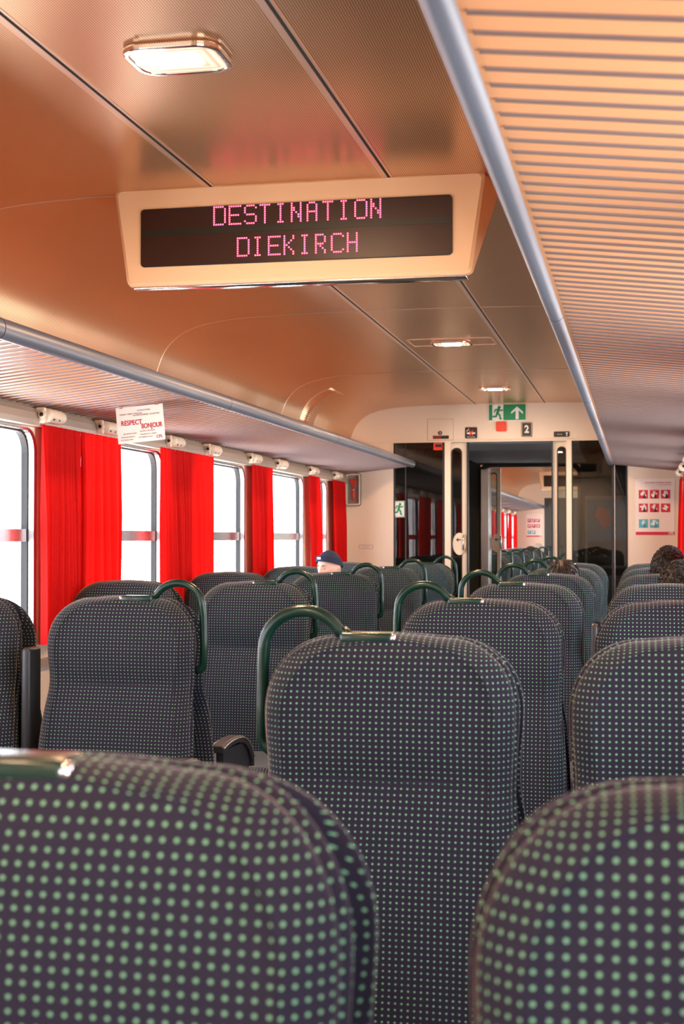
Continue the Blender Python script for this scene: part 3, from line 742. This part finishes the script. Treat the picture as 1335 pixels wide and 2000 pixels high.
# poster
def poster(x0, x1, z0, z1, Y, label, detail=True):
    r, a, b = wall_thing('poster', x0, x1, z0, z1, label, 'poster', Y=Y)
    MB().box(-a, a, -.003, 0, -b, b).build('sheet', M['paper'], r)
    MB().box(-a + .002, a - .002, -.0045, -.002, -b + .0, -b + .026).build('red_footer', M['ink'] if 0 else M['footer'], r)
    k = 0
    for row, z in enumerate((.018, -.095, -.225)):
        for col in range(3):
            if row == 2 and col == 2: continue
            x = -a + .028 + col * .090; z_ = z + .05
            pic = MB().box(x, x + .074, -.005, -.002, z_, z_ + .072).build('picture', (M['teal'] if row == 2 else M['footer']), r)
            rnd = random.Random(k * 7 + 3); k += 1
            if detail:
                cx, cz = x + .037, z_ + .036
                rr_ = [rnd.uniform(.010, .031) for _ in range(8)]
                poly = [(cx + rr_[int(t / 3)] * math.cos(t * PI / 12), cz + .95 * rr_[int(t / 3)] * math.sin(t * PI / 12)) for t in range(24)]
                hd = [(cx + rnd.uniform(-.012, .012) + .010 * math.cos(t * PI / 6), cz + .020 + .010 * math.sin(t * PI / 6)) for t in range(12)]
                MB().prism(poly, 'y', -.0065, -.0045).prism(hd, 'y', -.0068, -.0046).build('figure', M['white'], pic)
                if col != 2 or row == 0: MB().prism([(cx - .004, z_ + .002), (cx + .022, z_ + .002), (cx + .006, z_ + .05)], 'y', -.0078, -.0062).build('shadow_figure', M['blackpr'] if row < 2 else M['blue'], pic)
    text_obj('heading', 'REGLEMENT INTERNE TRAINS', .0165, M['pinkink'], r, (a - .030, -.004, b - .034), FACE, align='RIGHT', sx=.95)
    text_obj('subheading', 'BENUTZUNGSORDNUNG', .0095, M['pinkink'], r, (a - .030, -.004, b - .052), FACE, align='RIGHT')
    text_obj('logo', 'CFL', .026, M['white'], r, (a - .030, -.006, -b + .013), FACE, bold=.001)
    return r
M['footer'] = mat('crimson_print', (.62, .02, .06), .5); M['pinkink'] = mat('rose_ink', (.55, .15, .15), .6)
poster(-.024, .295, 1.376, 1.844, W, 'white rules poster with red and teal pictures on the right end wall')
poster(-2.27, -1.95, 1.376, 1.844, Z1, 'tiny rules poster far away on the end wall of the next saloon', True)

# curved service flap on the cove near the end wall
sf = empty('service_flap', (CX - 1.30, 10.4, 2.30), 'small curved service flap in the ceiling cove above the left rack', 'service flap')
pp = [p for p in PLs if 2.20 < p[1] < 2.455]
def flap(ya, yb, off, mt, nm, sub=None):
    q = sub or pp; m = MB(); n = len(q)
    vs = [(p[0] + .004 * off - sf.location.x, y - 10.4, p[1] - .006 * off - 2.30) for y in (ya, yb) for p in q]
    vs += [(v[0] - .003, v[1], v[2] + .012) for v in vs]
    fs = [(i, i + 1, n + i + 1, n + i) for i in range(n - 1)] + [(2 * n + i, 2 * n + i + 1, 3 * n + i + 1, 3 * n + i) for i in range(n - 1)]
    fs += [(i, i + 1, 2 * n + i + 1, 2 * n + i) for i in range(n - 1)] + [(n + i, n + i + 1, 3 * n + i + 1, 3 * n + i) for i in range(n - 1)]
    fs += [(0, n, 3 * n, 2 * n), (n - 1, 2 * n - 1, 4 * n - 1, 3 * n - 1)]
    m.add(vs, fs, None, True); return m.build(nm, mt, sf)
flap(10.18, 10.62, .6, M['strip'], 'frame'); flap(10.19, 10.61, 1.0, M['ceil'], 'panel')

# ------------------------------------------------------------------ seats
WS, TOP, RZ, RX, NE = .244, 1.157, .145, .140, 2.15
def hw(z, inset):
    """half width of the back at height z"""
    t = max(0, min(1, (1.02 - z) / .5))
    wst = -.008 * math.exp(-((z - .88) / .09) ** 2) + .014 * max(0, min(1, (.86 - z) / .3))
    W_ = WS + wst - inset; zt = TOP - inset * .35; zc = zt - RZ
    if z <= zc: return W_
    u = min(1, (z - zc) / RZ)
    return (W_ - RX) + RX * (1 - u ** NE) ** (1 / NE)
def fy(z):
    """front surface of the back (facing -Y)"""
    y = -(TOP - z) * math.tan(math.radians(9)) * max(0, min(1, 1))
    y += -.014 * math.exp(-((z - 1.02) / .10) ** 2) + .010 * math.exp(-((z - .885) / .05) ** 2) - .012 * math.exp(-((z - .70) / .12) ** 2)
    if z > TOP - .08: y += .030 * max(0, (z - (TOP - .08)) / .08) ** 2.5
    return y
ZB = .44
def zrows():
    L = []; z = ZB; zc = TOP - .042 * .35 - RZ
    n = 34
    for k in range(n): L.append(ZB + (zc - ZB) * k / n)
    for k in range(13): L.append(zc + RZ * math.sin(k / 12 * PI / 2))
    return L
def boundary(inset):
    """list of (x, z, nx, nz) left up, over the top, right down; parameter matched between insets"""
    base = zrows(); zc0 = TOP - .042 * .35 - RZ; zc = TOP - inset * .35 - RZ
    left = []
    for z in base:
        z2 = ZB + (z - ZB) * (zc - ZB) / (zc0 - ZB) if z <= zc0 else zc + (z - zc0)
        h = hw(z2, inset)
        u = max(0, (z - zc0) / RZ); a = math.asin(min(1, u)); k = max(0, min(1, (a - .75) / .65)); left.append((h, z2, 1 - k, k))
    L = [(-h, z, -c, s) for h, z, c, s in left]
    h, zt = left[-1][0], left[-1][1]
    ntop = 10
    Tp = [(-h + 2 * h * k / ntop, zt + .006 * math.sin(PI * k / ntop), 0, 1) for k in range(1, ntop)]
    R = [(h_, z, c, s) for h_, z, c, s in left[::-1]]
    return L, Tp, R
def pad_mesh(rings, yface, sgn=1, groove=True, bottom=True):
    """front grid + rings. rings = [(inset, depth)]; first one is the face boundary"""
    m = MB(); i0, d0 = rings[0]
    L, Tp, R = boundary(i0); n = len(L); nc = 11
    # face grid rows
    vs = []; uv = []
    for k in range(n):
        h, z = -L[k][0], L[k][1]
        for c in range(nc):
            x = -h + 2 * h * c / (nc - 1)
            zz = z + (.006 * math.sin(PI * c / (nc - 1)) if k == n - 1 else 0)
            y = yface(zz) + d0
            if groove: y += .006 * (1 - (x / h) ** 2) * min(1, max(0, (L[n - 1][1] - z) / .10))
            if groove and abs(zz - .889) < .010: y += .005 * (1 - (x / h) ** 4)
            vs.append((x, y, zz)); uv.append((x + .5, zz + .003))
    fs = [(k * nc + c, k * nc + c + 1, (k + 1) * nc + c + 1, (k + 1) * nc + c) for k in range(n - 1) for c in range(nc - 1)]
    m.add(vs, fs, uv, True)
    B0 = L + Tp + R
    idx_y0 = [yface(p[1]) + d0 for p in B0]
    prev = [(p[0], y, p[1]) for p, y in zip(B0, idx_y0)]
    allv = []; alluv = []; cum = [0.0] * len(B0)
    allv += prev; alluv += [(p[0] + .5, p[1] + .003) for p in B0]
    for (ins, dep) in rings[1:]:
        l, t, r = boundary(ins); B = l + t + r; cur = []
        for q, (p, b0) in enumerate(zip(B, B0)):
            v = (p[0], yface(b0[1]) + (dep * abs(b0[2]) if dep < 0 else dep), p[1]); cum[q] += math.dist(v, prev[q]); cur.append(v)
            k_ = b0[3]; sg_ = -1 if b0[0] < 0 else 1
            alluv.append(((1 - k_) * (b0[0] + sg_ * cum[q]) + k_ * p[0] + .5, (1 - k_) * p[1] + k_ * (b0[1] + cum[q]) + .003))
        allv += cur; prev = cur
    nb = len(B0); nr = len(rings)
    fs = [(j * nb + i, j * nb + i + 1, (j + 1) * nb + i + 1, (j + 1) * nb + i) for j in range(nr - 1) for i in range(nb - 1)]
    m.add(allv, fs, alluv, True)
    return m
pad = pad_mesh([(.042, 0), (.039, -.0035), (.035, .0005), (.024, .008), (.012, .020), (.004, .030), (0, .038), (.002, .046), (.010, .052)], fy)
PADW = pad.build('backrest', M['fabric'], weld=True)
def shell_y(z): return fy(z)
sh = MB()
shell = pad_mesh([(.034, .050), (.012, .048), (.002, .050), (-.004, .053), (-.006, .058), (-.004, .063), (.006, .067), (.030, .069), (.06, .069)], fy, groove=False)
# close the rear of the shell
L_, T_, R_ = boundary(.06); nc = 9; vs = []
for k in range(len(L_)):
    h, z = -L_[k][0], L_[k][1]
    for c in range(nc):
        x = -h + 2 * h * c / (nc - 1); vs.append((x, fy(boundary(.034)[0][k][1]) + .069, z + (.006 * math.sin(PI * c / (nc - 1)) if k == len(L_) - 1 else 0)))
shell.add(vs, [(k * nc + c, k * nc + c + 1, (k + 1) * nc + c + 1, (k + 1) * nc + c) for k in range(len(L_) - 1) for c in range(nc - 1)], [(v[0] + .5, v[2]) for v in vs], True)
SHELL = shell.build('back_shell', M['fabric'], weld=True)
# piping between pad and shell
pts = [(p[0], fy(p[1]) + .0505, p[1]) for p in sum(boundary(.010), [])]
PIP = MB().tube(pts, .0028, 6).build('piping', mat('pale_piping', (.30, .28, .30), .7), None)
# horizontal stitched seam across the pad
SEAM = MB().tube([(x, fy(.889) + .006 * (1 - (x / .205) ** 2) + .0045, .889) for x in [-.205 + .041 * k for k in range(11)]], .0013, 6).build('stitched_seam', mat('navy_thread', (.012, .013, .03), .8), None)
def cushion_mesh():
    bm = bmesh.new(); bmesh.ops.create_cube(bm, size=1)
    for v in bm.verts: v.co = Vector((v.co.x * .475, -.345 + v.co.y * .47, .395 + v.co.z * .13))
    bmesh.ops.bevel(bm, geom=bm.edges[:], offset=.045, segments=5, profile=.6, affect='EDGES')
    bmesh.ops.subdivide_edges(bm, edges=bm.edges[:], cuts=1)
    bm.verts.index_update(); m = MB(); vs = [v.co[:] for v in bm.verts]
    m.add(vs, [[v.index for v in f.verts] for f in bm.faces], [(v[0] + .5, v[1] + v[2] + 1) for v in vs], True); bm.free(); return m
CUSH = cushion_mesh().build('cushion', M['fabric'])
BASE = MB().rbox(-.20, .20, -.50, -.08, .27, .345, .02).rbox(-.05, .05, -.38, -.22, .0, .28, .02).rbox(-.16, .16, -.44, -.14, 0.001, .025, .01).build('pedestal', M['plastic'])
# armrest: curved pad on a dark side panel, built for +X side
def arm_mesh():
    P = [(-.06, .655), (-.14, .665), (-.24, .665), (-.33, .652), (-.395, .620), (-.435, .575), (-.44, .545)]
    Ps = subd(P, 4); m = MB(); vs = []; n = 6
    for i, (y, z) in enumerate(Ps):
        q = Ps[min(i + 1, len(Ps) - 1)]; p = Ps[max(i - 1, 0)]; dy, dz = q[0] - p[0], q[1] - p[1]; l = math.hypot(dy, dz); ny, nz = dz / l, -dy / l
        for (a, b) in ((-.024, .004), (-.018, .012), (.018, .012), (.024, .004), (.022, -.012), (-.022, -.012)):
            vs.append((.262 + a, y + ny * b, z + nz * b))
    k = len(Ps); fs = [(i * n + j, i * n + (j + 1) % n, (i + 1) * n + (j + 1) % n, (i + 1) * n + j) for i in range(k - 1) for j in range(n)]
    fs += [tuple(range(n)), tuple((k - 1) * n + j for j in range(n))]
    return m.add(vs, fs, None, False)
ARM_R = arm_mesh().build('armrest', M['plastic'], bevel=.003)
side = [(-.10, .645), (-.33, .640), (-.39, .610), (-.425, .565), (-.40, .50), (-.30, .42), (-.16, .36), (-.10, .36)]
ARMP_R = MB().prism(side, 'x', .248, .272).build('arm_panel', M['plastic'], bevel=.003)
edge = []
for s_ in (-.025, .025):
    edge.append([(.262 + s_, y, z) for y, z in subd([(-.06, .660), (-.14, .670), (-.24, .670), (-.33, .657), (-.398, .624), (-.440, .577)], 4)])
me_ = MB()
for e in edge: me_.tube(e, .002, 6)
ARME_R = me_.build('arm_edging', M['alu'])
UPARM = MB().rbox(.278, .310, -.06, .035, .62, 1.00, .012).build('folded_armrest', M['plastic'])
# grab handle for the -X side
def handle_mesh():
    pts = [(-.080, .050, 1.150), (-.092, .050, 1.166)]
    for k in range(17):
        a = math.radians(12 + (180 - 12) * k / 16); pts.append((-.178 + .082 * math.cos(a), .052, 1.130 + .076 * math.sin(a)))
    pts += [(-.262, .056, 1.10), (-.264, .056, 1.02), (-.264, .054, .955), (-.258, .060, .935), (-.238, .050, .925)]
    return MB().tube(pts, .0122, 16)
HAND = handle_mesh().build('grab_handle', M['green'])
HPL = MB().rbox(-.100, .004, .020, .078, 1.144, 1.166, .006).build('handle_plate', M['green'])
BOLT = MB().tube([(.000, .030, 1.156), (.009, .030, 1.156)], .009, 12).build('bolt', M['chrome'])
PROTO = [PADW, SHELL, PIP, SEAM, CUSH, BASE, ARM_R, ARMP_R, ARME_R, UPARM, HAND, HPL, BOLT]
for o in PROTO: C.objects.unlink(o)
mirrored = {}
def mir(o):
    if o.name not in mirrored:
        me = o.data.copy()
        for v in me.vertices: v.co.x = -v.co.x
        me.flip_normals(); mirrored[o.name] = me
    return mirrored[o.name]
def put(o, parent, flip=False, name=None):
    c = o.copy(); C.objects.link(c); c.parent = parent
    if name: c.name = name
    if flip: c.data = mir(o)
    return c
def seat(x, y, rz, aisle, label, group, handle=False, fold=False, arm=True):
    """aisle = world side (+1/-1) on which the aisle lies"""
    r = empty('train_seat', (x, y, 0 if abs(rz) < 1 else -.001), label, 'seat', group, rz=rz)
    loc = aisle if abs(rz) < 1 else -aisle       # aisle side in local axes
    bk = put(PADW, r, name='backrest'); put(SEAM, bk, name='stitched_seam')
    sh_ = put(SHELL, r, name='back_shell'); put(PIP, sh_, name='piping')
    put(CUSH, r, name='cushion'); put(BASE, r, name='pedestal')
    if arm:
        fl = loc < 0
        a = put(ARM_R, r, fl, 'armrest'); put(ARMP_R, a, fl, 'arm_panel'); put(ARME_R, a, fl, 'arm_edging')
    if fold: put(UPARM, r, loc > 0, 'folded_armrest')
    if handle:
        fl = loc > 0
        h = put(HAND, r, fl, 'grab_handle'); put(HPL, h, fl, 'handle_plate'); put(BOLT, h, fl, 'bolt')
    return r
ROWY = [1.085 + 1.607 * k for k in range(7)]
NEAR = ['nearest blurred row', 'second row', 'third row', 'fourth row', 'fifth row', 'sixth row', 'last row']
COLS = [(-2.21, +1, 'far-left window side', False), (-1.62, +1, 'left of aisle', True),
        (-.47, -1, 'right of aisle', True), (.12, -1, 'far-right window side', False)]
BACK = .146
for k, y in enumerate(ROWY):
    for ci, (x, ais, nm, hd) in enumerate(COLS):
        if ci < 2 and k < 1: continue
        if ci == 0 and k < 2: continue
        seat(x, y, 0, ais, 'grey dotted-fabric seat facing the camera, %s, %s' % (nm, NEAR[k]), 'dotted train seats', handle=hd, fold=(ci == 1 or (ci == 2 and k == 3)), arm=hd)
        seat(x, y + BACK, PI, ais, 'grey dotted seat facing away behind the camera-facing one, %s, %s' % (nm, NEAR[k]), 'dotted train seats facing away', handle=False, fold=False, arm=hd)
FARN = ['first', 'second', 'third', 'fourth', 'fifth', 'sixth', 'seventh', 'last']
for k in range(8):
    for ci in (0, 1):
        x, ais, nm, hd = COLS[ci]; y = 15.6 + 1.6 * k
        seat(x, y, 0, ais, 'distant dotted seat in the next saloon, %s, %s row from door' % (('by the window', 'by the aisle')[ci], FARN[k]), 'seats in the next saloon', handle=hd, arm=False)
        seat(x, y + BACK, PI, ais, 'distant seat facing away in next saloon, %s, %s row from door' % (('by the window', 'by the aisle')[ci], FARN[k]), 'seats in the next saloon facing away', arm=False)

# ------------------------------------------------------------------ people (seated)
def skin_chain(name, chains, m, parent, sub=2, voxel=None):
    """chains: list of dict(points=[(x,y,z,r)], root=bool) joined by matching coordinates"""
    verts = []; edges = []; rad = []; key = {}
    for ch in chains:
        pi = None
        for (x, y, z, r) in ch:
            k = (round(x, 4), round(y, 4), round(z, 4))
            if k not in key: key[k] = len(verts); verts.append((x, y, z)); rad.append(r)
            i = key[k]
            if pi is not None and i != pi: edges.append((pi, i))
            pi = i
    me = bpy.data.meshes.new(name); me.from_pydata(verts, edges, [])
    o = bpy.data.objects.new(name, me); C.objects.link(o); o.parent = parent
    md = o.modifiers.new('skin', 'SKIN'); md.use_smooth_shade = True
    sv = me.skin_vertices
    if not sv:
        b = bmesh.new(); b.from_mesh(me); b.verts.layers.skin.verify(); b.to_mesh(me); b.free(); sv = me.skin_vertices
    for i, r in enumerate(rad): sv[0].data[i].radius = (r, r) if not isinstance(r, tuple) else r; sv[0].data[i].use_root = (i == 0)
    s = o.modifiers.new('sub', 'SUBSURF'); s.levels = sub; s.render_levels = sub
    me.materials.append(m)
    return o
def head_mesh(hx, hy, hz, tilt=0, turn=0, hs=1.0):
    """head facing -Y, height .23, with brow, sockets, nose, lips, chin and ears"""
    bm = bmesh.new(); bmesh.ops.create_uvsphere(bm, u_segments=48, v_segments=36, radius=1)
    def G(v, c, s): return math.exp(-sum(((v[i] - c[i]) / s[i]) ** 2 for i in range(3)))
    for v in bm.verts:
        x, y, z = v.co
        w_ = .076 * (1 - .22 * max(0, -z) ** 1.5); X_, Y_, Z_ = x * w_, y * .098, z * .118
        if y < 0: Y_ *= (1 - .10 * max(0, -z - .4))
        if z < -.35 and y > 0: Y_ *= 1 - .45 * min(1, (-z - .35) / .5)
        p = (x, y, z)
        Y_ -= .024 * G(p, (0, -1, -.16), (.13, .6, .15)) + .010 * G(p, (0, -1, .05), (.10, .5, .18))
        for s in (-1, 1): Y_ += .013 * G(p, (.36 * s, -.93, .06), (.20, .5, .11)); Y_ -= .006 * G(p, (.36 * s, -.93, .05), (.11, .5, .06))
        Y_ -= .007 * G(p, (0, -.95, .20), (.55, .5, .09)) + .008 * G(p, (0, -.9, -.44), (.24, .5, .05)) + .008 * G(p, (0, -.85, -.55), (.20, .5, .05)) + .010 * G(p, (0, -.7, -.82), (.28, .5, .15))
        for s in (-1, 1): X_ += s * .016 * G(p, (s, .12, -.02), (.4, .13, .22))
        v.co = (X_, Y_, Z_)
    Rm = Matrix.Rotation(turn, 4, 'Z') @ Matrix.Rotation(tilt, 4, 'X')
    bmesh.ops.transform(bm, matrix=Matrix.Translation((hx, hy, hz)) @ Rm @ Matrix.Scale(hs, 4), verts=bm.verts[:])
    m = MB(); m.bm(bm, True); return m, Rm
def hand_chains(wx, wy, wz, s):
    ch = []; palm = (wx, wy - .05, wz - .005, (.030, .013))
    ch.append([(wx, wy, wz, (.024, .017)), palm])
    for k, (dx, L) in enumerate(((-.028, .066), (-.009, .076), (.010, .072), (.028, .056))):
        b = (wx + dx * s, wy - .088, wz - .006, .0095)
        ch.append([palm, b, (wx + dx * s * 1.1, wy - .088 - L * .5, wz - .006, .0085), (wx + dx * s * 1.1, wy - .088 - L * .85, wz - .020, .0078), (wx + dx * s * 1.1, wy - .088 - L, wz - .034, .0065)])
    ch.append([palm, (wx - .036 * s, wy - .055, wz - .008, .0105), (wx - .052 * s, wy - .085, wz - .014, .009), (wx - .056 * s, wy - .108, wz - .022, .0075)])
    return ch
def person(x, y, rz, label, top, skin, hairtype, clothes, tilt=0, turn=0, lean=0, hx=0, hs=1.0):
    """seated figure facing local -Y. top = world z of the crown"""
    r = empty('person', (x, y - .07 * math.cos(rz), 0), label, 'person', rz=rz)
    hz = top - .125 * hs; hy = -.16
    hm_, Rm = head_mesh(hx, hy, hz, tilt, turn, hs)
    Rm = Rm @ Matrix.Scale(hs, 4)
    head = hm_.build('figure_head', skin, None)
    nb = hz - .19                      # base of the neck
    body = skin_chain('figure', [
        [(0, -.16, .50, (.15, .11)), (0, -.15, .68, (.13, .10)), (hx * .4, -.14, nb - .12, (.16, .10)), (hx * .7, -.14, nb, (.075, .065)), (hx, hy + .015, nb + .07, .055), (hx, hy + .01, hz - .04, .060)],
        [(hx * .4, -.14, nb - .12, (.16, .10)), (-.17, -.14, nb - .06, .058), (-.22, -.16, nb - .30, .043), (-.17, -.36, .62, .034), (-.12, -.44, .60, (.024, .017))],
        [(hx * .4, -.14, nb - .12, (.16, .10)), (.17, -.14, nb - .06, .058), (.22, -.16, nb - .30, .043), (.17, -.36, .62, .034), (.12, -.44, .60, (.024, .017))],
        [(0, -.16, .50, (.15, .11)), (-.10, -.22, .52, .085), (-.12, -.58, .53, .060), (-.12, -.60, .30, .050), (-.12, -.60, .08, .035), (-.12, -.72, .05, .032)],
        [(0, -.16, .50, (.15, .11)), (.10, -.22, .52, .085), (.12, -.58, .53, .060), (.12, -.60, .30, .050), (.12, -.60, .08, .035), (.12, -.72, .05, .032)],
    ] + hand_chains(-.12, -.44, .60, -1) + hand_chains(.12, -.44, .60, 1), skin, None, sub=1)
    dg = bpy.context.evaluated_depsgraph_get(); dg.update()
    bme = bpy.data.meshes.new_from_object(body.evaluated_get(dg)); C.objects.unlink(body)
    bm = bmesh.new(); bm.from_mesh(bme); bm.from_mesh(head.data); me = bpy.data.meshes.new('body'); bm.to_mesh(me); bm.free()
    C.objects.unlink(head); me.materials.clear(); me.materials.append(skin)
    o = bpy.data.objects.new('body', me); C.objects.link(o); o.parent = r
    rm = o.modifiers.new('remesh', 'REMESH'); rm.mode = 'VOXEL'; rm.voxel_size = .004; rm.use_smooth_shade = True
    # clothing
    skin_chain('jacket', [
        [(0, -.15, .56, (.165, .125)), (0, -.15, .68, (.148, .115)), (hx * .4, -.14, nb - .12, (.18, .115)), (hx * .6, -.14, nb + .005, (.085, .075))],
        [(hx * .4, -.14, nb - .12, (.18, .115)), (-.17, -.14, nb - .06, .070), (-.22, -.16, nb - .30, .055), (-.175, -.34, .62, .045)],
        [(hx * .4, -.14, nb - .12, (.18, .115)), (.17, -.14, nb - .06, .070), (.22, -.16, nb - .30, .055), (.175, -.34, .62, .045)]], clothes, r, sub=2)
    skin_chain('trousers', [
        [(0, -.16, .52, (.158, .115)), (-.10, -.22, .52, .096), (-.12, -.58, .53, .072), (-.12, -.60, .30, .062), (-.12, -.60, .12, .052)],
        [(0, -.16, .52, (.158, .115)), (.10, -.22, .52, .096), (.12, -.58, .53, .072), (.12, -.60, .30, .062), (.12, -.60, .12, .052)]], M['jacket'], r, sub=2)
    T = Matrix.Translation((hx, hy, hz)) @ Rm
    rnd = random.Random(int(top * 1000 + x * 77))
    mm = MB()
    for sx in (-1, 1):
        mm.tube([T @ Vector((sx * q, -.104 + .25 * abs(q - .028), .024 + .004 * (1 - abs(q - .03) / .02))) for q in (.012, .022, .032, .042)], [.002, .003, .003, .001], 5)
        mm.tube([T @ Vector((sx * q, -.094 + .2 * abs(q - .028), .004 - .003 * (1 - abs(q - .028) / .014))) for q in (.016, .024, .032, .040)], [.001, .0018, .0018, .001], 5)
    mm.build('brows_and_lashes', M['hair'], r)
    if hairtype == 'beanie':
        bm = bmesh.new(); bmesh.ops.create_uvsphere(bm, u_segments=64, v_segments=32, radius=1)
        for v in bm.verts:
            a = math.atan2(v.co.y, v.co.x); rib = 1 + .022 * math.cos(a * 26) * (1 - abs(v.co.z) ** 4)
            v.co = Vector((v.co.x * .085 * rib, v.co.y * .108 * rib + .002, v.co.z * .122 + .004))
        bmesh.ops.bisect_plane(bm, geom=bm.verts[:] + bm.edges[:] + bm.faces[:], plane_co=(0, 0, .030), plane_no=(0, -.35, -1), clear_outer=True)
        bmesh.ops.transform(bm, matrix=T, verts=bm.verts[:]); mm = MB(); mm.bm(bm, True); b = mm.build('beanie', M['navy'], r)
        bm = bmesh.new(); bmesh.ops.create_uvsphere(bm, u_segments=64, v_segments=32, radius=1)
        for v in bm.verts:
            a = math.atan2(v.co.y, v.co.x); rib = 1 + .02 * math.cos(a * 32)
            v.co = Vector((v.co.x * .089 * rib, v.co.y * .112 * rib + .002, v.co.z * .200 + .0))
        for z_, s_ in ((.066, 1), (.022, -1)):
            bmesh.ops.bisect_plane(bm, geom=bm.verts[:] + bm.edges[:] + bm.faces[:], plane_co=(0, 0, z_), plane_no=(0, s_ * .35, s_), clear_outer=True)
        bmesh.ops.transform(bm, matrix=T, verts=bm.verts[:]); mm = MB(); mm.bm(bm, True); bb = mm.build('folded_brim', M['navy'], b)
        bm = bmesh.new(); bmesh.ops.create_cube(bm, size=1)
        bmesh.ops.transform(bm, matrix=T @ Matrix.Translation((-.004, -.106, .082)) @ Matrix.Diagonal((.030, .004, .016, 1)), verts=bm.verts[:])
        mm = MB(); mm.bm(bm); mm.build('label_patch', M['label_w'], bb)
    else:
        curly = hairtype == 'curly'
        mt = M['grey_hair'] if hairtype == 'grey' else M['hair']
        bm = bmesh.new(); bmesh.ops.create_icosphere(bm, subdivisions=5, radius=1)
        from mathutils import noise
        for v in bm.verts:
            p = v.co.copy(); n1 = noise.noise(p * (7 if curly else 4) + Vector((x * 5, y, 3))); n2 = noise.noise(p * (15 if curly else 9))
            k = (1.10 if curly else 1.05) + (.10 if curly else .03) * n1 + (.06 if curly else .02) * n2
            v.co = Vector((p.x * .082 * k, p.y * .104 * k + .008, p.z * .126 * k + .004))
        bmesh.ops.bisect_plane(bm, geom=bm.verts[:] + bm.edges[:] + bm.faces[:], plane_co=(0, -.070, .055), plane_no=(0, -1, -.55), clear_outer=True)
        bmesh.ops.bisect_plane(bm, geom=bm.verts[:] + bm.edges[:] + bm.faces[:], plane_co=(0, 0, -.085), plane_no=(0, 0, -1), clear_outer=True)
        bmesh.ops.transform(bm, matrix=T, verts=bm.verts[:]); mm = MB(); mm.bm(bm, True)
        if curly:   # coiled locks
            for k in range(800):
                th = rnd.uniform(0, 2 * PI); ph = math.acos(rnd.uniform(-.35, 1)); d = Vector((math.sin(ph) * math.cos(th), math.sin(ph) * math.sin(th), math.cos(ph)))
                if d.y < -.72 and d.z < .5: continue
                c = Vector((d.x * .088, d.y * .110 + .008, d.z * .134 + .004)); u = d.orthogonal().normalized(); v_ = d.cross(u); a0 = rnd.uniform(0, 6)
                pts = [T @ (c + (u * math.cos(a0 + t * 1.1) + v_ * math.sin(a0 + t * 1.1)) * .0065 + d * (.003 + .0020 * t)) for t in range(7)]
                mm.tube(pts, [.0021] * 6 + [.0008], 4)
        else:
            for k in range(260):
                th = rnd.uniform(0, 2 * PI); ph = math.acos(rnd.uniform(-.2, 1)); d = Vector((math.sin(ph) * math.cos(th), math.sin(ph) * math.sin(th), math.cos(ph)))
                if d.y < -.6 and d.z < .5: continue
                dn = (d.cross(Vector((0, 0, 1))).cross(d) * -1); dn = dn.normalized() if dn.length > .01 else Vector((1, 0, 0))
                c = Vector((d.x * .086, d.y * .108 + .008, d.z * .131 + .004))
                pts = [T @ (c + dn * .014 * t + d * (.003 * math.sin(t))) for t in range(4)]
                mm.tube(pts, [.002, .0024, .002, .0006], 4)
        mm.build('hair', mt, r)
    return r
skin2 = mat('fair_skin', (.75, .47, .38), .5)
person(-1.93, ROWY[5] - .02, 0, 'person in a navy knitted beanie looking down, sitting behind the seats at left', 1.272, skin2, 'beanie', M['jacket'], hs=.88, tilt=.12, turn=-.45, hx=.0)
person(.095, ROWY[3] + BACK, PI, 'person with dark curly hair on the right, nearer of the two heads', 1.232, M['skin'], 'curly', M['jacket'], hx=-.08)
person(.095, ROWY[4] + BACK, PI, 'person with dark curly hair on the right, farther of the two heads', 1.285, M['skin'], 'curly', M['jacket'], hx=-.065)
person(-.40, ROWY[4] + BACK, PI, 'person with short dark hair barely showing above a seat in the middle', 1.222, M['skin'], 'short', M['jacket'])
person(-1.60, 21.96, 0, 'distant dark-haired passenger seen through the open end door', 1.215, M['skin'], 'short', M['jacket'])
person(-1.60, 23.56, 0, 'distant grey-haired passenger seen through the open end door', 1.255, M['skin'], 'grey', M['jacket'])
